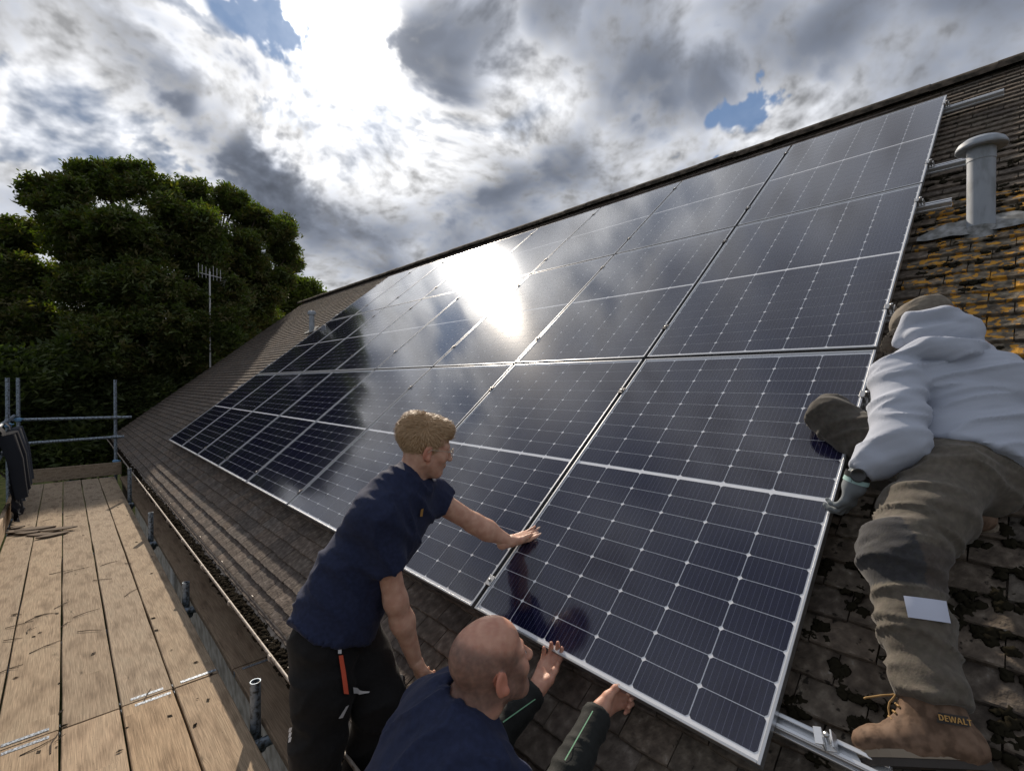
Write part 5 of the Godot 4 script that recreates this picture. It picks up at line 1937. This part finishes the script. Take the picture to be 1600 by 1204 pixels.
	part(root, "trousers", T.build(0.014, folds(640, Vector3.UP, 6.0, 3.5, 0.009)), M.black_cloth)

# ---- the man in the grey hoodie, kneeling beside the array
func man_hooded() -> void:
	var hd := at(1450, 510, 1.80)
	var neck := at(1492, 562, 1.71)
	var ls := at(1404, 588, 1.70)
	var rs := at(1552, 595, 1.60)
	var le := at(1404, 690, 1.53)
	var lw := at(1343, 738, 1.545)
	var re := rp(-0.62, 1.34, -0.055)
	var chest := at(1514, 614, 1.66)
	var waist := at(1528, 682, 1.57)
	var pel := at(1517, 732, 1.52)
	var lh := at(1455, 738, 1.57)
	var rh := at(1490, 742, 1.47)
	var lk := at(1298, 650, 1.85)
	var la := at(1415, 775, 1.68)
	var rk := at(1404, 868, 1.345)
	var ra := at(1458, 1098, 1.15)
	var up := RB.z
	var spine := (neck - pel).normalized()
	var side := (ls - rs).normalized()
	var fb := spine.cross(side).normalized()
	var root := thing("person", "person in grey hoodie and brown work trousers kneeling beside the array", "person", Transform3D(), "people fitting the panels")
	# body: head, trunk, limbs (mostly covered)
	var face := (-CAM.x * 0.75 - CAM.z * 0.35 - CAM.y * 0.45).normalized()
	var crown := (spine - face * spine.dot(face)).normalized()
	var hx := crown.cross(face).normalized()
	var HT := Transform3D(Basis(hx, crown, face), hd)
	var H := Field.new()
	head_field(H, HT, 0.92)
	H.limb(hd - crown * 0.03, neck, 0.055, 0.06, 0.03)
	var body := Field.new()
	body.flat(neck, pel, 0.12, 0.11, fb, 0.62, 0.05)
	for e in [[ls, le, 0.045, 0.036], [le, lw, 0.036, 0.026], [rs, re, 0.045, 0.036], [lh, lk, 0.065, 0.045], [rh, rk, 0.065, 0.045], [rk, ra, 0.045, 0.035]]: body.limb(e[0], e[1], e[2], e[3], 0.03)
	var tone := Color(0.40, 0.22, 0.155)
	var st := skin_tint(tone, 701)
	part(root, "body", joined([body.build(0.016, null, st), H.build(0.006, null, st)]), M.skin)
	# flat cap
	var C := Field.new()
	C.ell(hd + crown * 0.050 - face * 0.006, HT.basis, Vector3(0.086, 0.062, 0.104), 0.02)
	C.ell(hd + crown * 0.012 + face * 0.118, HT.basis * Basis(Vector3.RIGHT, 0.30), Vector3(0.058, 0.006, 0.052), 0.012)
	part(root, "cap", C.build(0.006, folds(705, crown, 14.0, 6.0, 0.004)), M.cap_cloth)
	# hoodie
	var S := Field.new()
	S.flat(neck - spine * 0.03, chest, 0.125, 0.150, fb, 0.66, 0.06)
	S.flat(chest, waist, 0.150, 0.150, fb, 0.74, 0.06)
	S.flat(waist, pel + spine * 0.01, 0.152, 0.170, fb, 0.80, 0.05, 1)
	S.limb(chest.lerp(ls, 0.3), chest.lerp(ls, 0.7), 0.085, 0.070, 0.05)
	S.limb(chest.lerp(rs, 0.5), rs, 0.095, 0.080, 0.05)
	S.limb(ls, ls.lerp(le, 0.55), 0.080, 0.072, 0.014)
	S.limb(ls.lerp(le, 0.55), le, 0.072, 0.072, 0.014)
	S.limb(le, le.lerp(lw, 0.6), 0.070, 0.058, 0.03)
	S.limb(le.lerp(lw, 0.55), lw, 0.050, 0.040, 0.012, 1)
	S.limb(rs, re, 0.078, 0.066, 0.04)
	# hood lying in rolls behind the neck
	var h0 := at(1404, 535, 1.77)
	var h1 := at(1426, 500, 1.765)
	var h2 := at(1475, 493, 1.73)
	var h3 := at(1515, 514, 1.68)
	var h4 := at(1524, 534, 1.655)
	S.limb(h0, h1, 0.022, 0.030, 0.006)
	S.limb(h1, h2, 0.030, 0.036, 0.010)
	S.limb(h2, h3, 0.036, 0.036, 0.010)
	S.limb(h3, h4, 0.034, 0.024, 0.010)
	S.limb(at(1408, 558, 1.69), at(1450, 545, 1.66), 0.024, 0.040, 0.006)
	S.limb(at(1450, 545, 1.66), at(1505, 548, 1.62), 0.040, 0.038, 0.010)
	S.limb(at(1505, 548, 1.62), at(1530, 540, 1.62), 0.038, 0.022, 0.010)
	S.limb(at(1432, 528, 1.74), at(1505, 524, 1.68), 0.044, 0.046, 0.008)
	S.limb(at(1440, 515, 1.755), at(1505, 512, 1.70), 0.036, 0.036, 0.010)
	var back := folds(720, spine + side * 0.35, 10.0, 2.4, 0.012, func(p: Vector3) -> float: return 0.55 + 0.6 * smoothstep(0.35, 0.0, absf((p - waist).dot(spine) - 0.06)))
	part(root, "hoodie", S.build(0.0085, back), M.grey_fleece)
	# glove, watch
	var gt := (at(1314, 815, 1.575) - lw).normalized()
	var gz := -CAM.z * 0.8 - CAM.x * 0.45 - CAM.y * 0.1          # the palm lies against the side of the frame
	gz = (gz - gt * gz.dot(gt)).normalized()
	var gx := gt.cross(gz)
	var G := Field.new()
	G.limb(lw + gt * 0.015, lw + gt * 0.050, 0.033, 0.034, 0.015)
	hand_field(G, Transform3D(Basis(gx, gt, gz), lw + gt * 0.026), 0.92, [[0.35, 0.8, 0.5], [0.4, 0.85, 0.5], [0.45, 0.85, 0.5], [0.55, 0.9, 0.5]], [0.5, 0.3, 0.2], 1.3, 1.12)
	var glove := part(root, "glove", G.build(0.0038), M.glove)
	part(glove, "cuff", tube([lw + gt * 0.018, lw + gt * 0.034], [0.0355, 0.0365], 20, 0.9), M.glove_cuff)
	var wd := (at(1337, 748, 1.545) - at(1337, 748, 1.59)).normalized()
	var wc := lw + wd * 0.036 + gt * 0.010
	var wb := axes(wd, gt)
	# other glove, flat on the tiles
	var rt := (RB.y * -0.4 + RB.x * 0.9).normalized()
	var rx := RB.z.cross(rt).normalized()
	var G2 := Field.new()
	G2.limb(re - rt * 0.03, re + rt * 0.03, 0.036, 0.034, 0.015)
	hand_field(G2, Transform3D(Basis(rx, rt, rx.cross(rt)), re + rt * 0.02), 0.92, [[0.1, 0.2, 0.2], [0.1, 0.2, 0.2], [0.15, 0.2, 0.2], [0.2, 0.25, 0.2]], [0.5, 0.2, 0.2], 1.2, 1.12)
	part(root, "glove", G2.build(0.005), M.glove)
	var watch := part(root, "watch", lathe([Vector2(0, 0.007), Vector2(0.016, 0.007), Vector2(0.019, 0.009), Vector2(0.022, 0.007), Vector2(0.022, -0.004), Vector2(0, -0.004)], 24, Transform3D(wb, wc)), M.watch_black)
	part(watch, "strap", tube([lw + gt * 0.001, lw + gt * 0.019], [0.037, 0.037], 24, 0.93), M.watch_black)
	# trousers
	var T := Field.new()
	T.flat(pel + spine * 0.03, pel - spine * 0.01, 0.136, 0.138, fb, 0.78, 0.04)
	T.limb(rh, rh.lerp(rk, 0.5), 0.103, 0.094, 0.04)
	T.limb(rh.lerp(rk, 0.5), rk, 0.096, 0.084, 0.05)
	T.limb(rk, rk.lerp(ra, 0.5), 0.083, 0.071, 0.05)
	T.limb(rk.lerp(ra, 0.5), ra, 0.071, 0.074, 0.04, 1)
	T.limb(lh, lh.lerp(lk, 0.55), 0.095, 0.076, 0.05)
	T.limb(lh.lerp(lk, 0.55), lk, 0.078, 0.072, 0.04)
	T.limb(lk, lk.lerp(la, 0.6), 0.068, 0.062, 0.03)
	T.limb(lk.lerp(la, 0.6), la, 0.062, 0.056, 0.03)
	var tn := noise(730, 22.0, 3)
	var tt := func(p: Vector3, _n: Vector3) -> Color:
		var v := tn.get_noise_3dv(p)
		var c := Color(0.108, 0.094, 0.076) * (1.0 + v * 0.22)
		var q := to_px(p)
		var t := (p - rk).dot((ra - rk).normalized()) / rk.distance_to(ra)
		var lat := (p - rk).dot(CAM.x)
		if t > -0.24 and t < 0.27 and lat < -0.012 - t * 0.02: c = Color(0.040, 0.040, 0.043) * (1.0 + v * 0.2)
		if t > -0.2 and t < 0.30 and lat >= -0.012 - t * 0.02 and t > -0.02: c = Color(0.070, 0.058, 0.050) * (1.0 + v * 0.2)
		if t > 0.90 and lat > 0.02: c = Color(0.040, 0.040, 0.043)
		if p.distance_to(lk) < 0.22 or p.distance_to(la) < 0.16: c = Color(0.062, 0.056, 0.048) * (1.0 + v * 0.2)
		return c
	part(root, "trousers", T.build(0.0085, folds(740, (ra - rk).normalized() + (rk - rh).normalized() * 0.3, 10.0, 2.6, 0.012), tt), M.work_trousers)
	part(root, "reflective_patch", sewn(T, [Vector2(1414, 934), Vector2(1470, 941), Vector2(1477, 974), Vector2(1421, 966)], 8, 5, 0.015), M.reflective)
	# boots
	boot(root, ra, at(1340, 1187, 1.160), at(1552, 1194, 1.05), true)
	boot(root, la, la + RB.y * -0.05 + Vector3(0, 0, 0.10), la + Vector3(0, -0.02, 0.02), false)

func boot(root: Node3D, ankle: Vector3, toe: Vector3, heel: Vector3, near: bool) -> void:
	var f := (toe - heel).normalized()
	var L := toe.distance_to(heel)
	if not near: L = 0.24
	var up := (RB.z - f * RB.z.dot(f)).normalized()
	if near:
		up = (ankle - heel.lerp(toe, 0.3))
		up = (up - f * up.dot(f)).normalized()
	var s := f.cross(up).normalized()
	var B := Field.new()
	var base := heel + up * 0.028
	B.limb(base + f * 0.035, base + f * L * 0.55 + up * 0.006, 0.040, 0.042, 0.03)
	B.ell(base + f * (L - 0.055) + up * 0.008, Basis(s, up, f), Vector3(0.046, 0.036, 0.054), 0.03)
	B.limb(base + f * 0.05 + up * 0.03, ankle + up * 0.01, 0.045, 0.050, 0.03, 1)
	B.limb(base + f * L * 0.5 + up * 0.02, ankle + f * 0.01, 0.036, 0.046, 0.04)
	var o := part(root, "boot", B.build(0.0055, folds(760, f, 26.0, 8.0, 0.0022)), M.boot_leather)
	# sole: outline swept to a thickness, with a lighter welt above a dark tread
	for e in [[0.0, 0.016, 0.0, "tread", "boot_dark"], [0.016, 0.032, 0.002, "welt", "boot_sole"]]:
		var st := new_st()
		var ring := []
		for k in 28:
			var a := TAU * k / 28.0
			var x := cos(a)
			var w := 0.040 + 0.010 * smoothstep(-0.2, 0.6, x) - 0.006 * exp(-pow((x + 0.1) * 4.0, 2.0))
			ring.append(f * (L / 2 + x * L / 2) + s * sin(a) * (w + float(e[2])))
		st.set_smooth_group(-1)
		for k in 28:
			var p: Vector3 = ring[k]
			var q: Vector3 = ring[(k + 1) % 28]
			var c := f * L / 2
			quad(st, heel + p + up * (e[0] - 0.012), heel + q + up * (e[0] - 0.012), heel + q + up * (e[1] - 0.012), heel + p + up * (e[1] - 0.012), p + q - c * 2.0)
			tri(st, heel + c + up * (e[1] - 0.012), heel + p + up * (e[1] - 0.012), heel + q + up * (e[1] - 0.012), up)
			tri(st, heel + c + up * (e[0] - 0.012), heel + p + up * (e[0] - 0.012), heel + q + up * (e[0] - 0.012), -up)
		part(o, e[3], done(st), M[e[4]])
	if not near: return
	# laces
	var ls := new_st()
	for k in 6:
		var p := heel + f * (0.155 - k * 0.012) + up * (0.078 + k * 0.013) - s * 0.0
		add_tube(ls, [p - s * 0.026, p + up * 0.010 + f * 0.004, p + s * 0.026], [0.0026, 0.0026, 0.0026], 6)
	for e in 4:
		var pts := []
		var rad := []
		var q := heel + f * 0.115 + up * 0.135 + s * (0.006 * e - 0.009)
		for k in 9:
			pts.append(q)
			rad.append(0.0023)
			q += f * rng.randf_range(0.002, 0.016) * (1.0 if e < 2 else 0.5) - up * (0.004 + 0.0025 * k if e != 1 else 0.001) + s * rng.randf_range(-0.006, 0.006)
		add_tube(ls, pts, rad, 6)
	part(o, "lace", done(ls), M.lace)
	# maker's patch with lettering on the collar
	var patch := sewn(B, [Vector2(1466, 1112), Vector2(1516, 1121), Vector2(1513, 1137), Vector2(1464, 1128)], 8, 3, 0.005)
	var pt := part(o, "maker_patch", patch, M.boot_dark)
	var pc := B.hit(EYE, px_ray(1489, 1124))
	if pc != Vector3.INF:
		var tm := TextMesh.new()
		var fnt := SystemFont.new()
		fnt.font_names = PackedStringArray(["Droid Sans"])
		fnt.font_weight = 700
		tm.font = fnt
		tm.text = "DEWALT"
		tm.font_size = 32
		tm.pixel_size = 0.00050
		tm.depth = 0.0015
		var ax := (B.hit(EYE, px_ray(1508, 1127.5)) - B.hit(EYE, px_ray(1470, 1120.5))).normalized()
		var toeye := (EYE - pc).normalized()
		var z := (toeye - ax * toeye.dot(ax)).normalized()
		part(pt, "lettering", tm, M.gold_print, Transform3D(Basis(ax, z.cross(ax), z), pc + z * 0.0085))
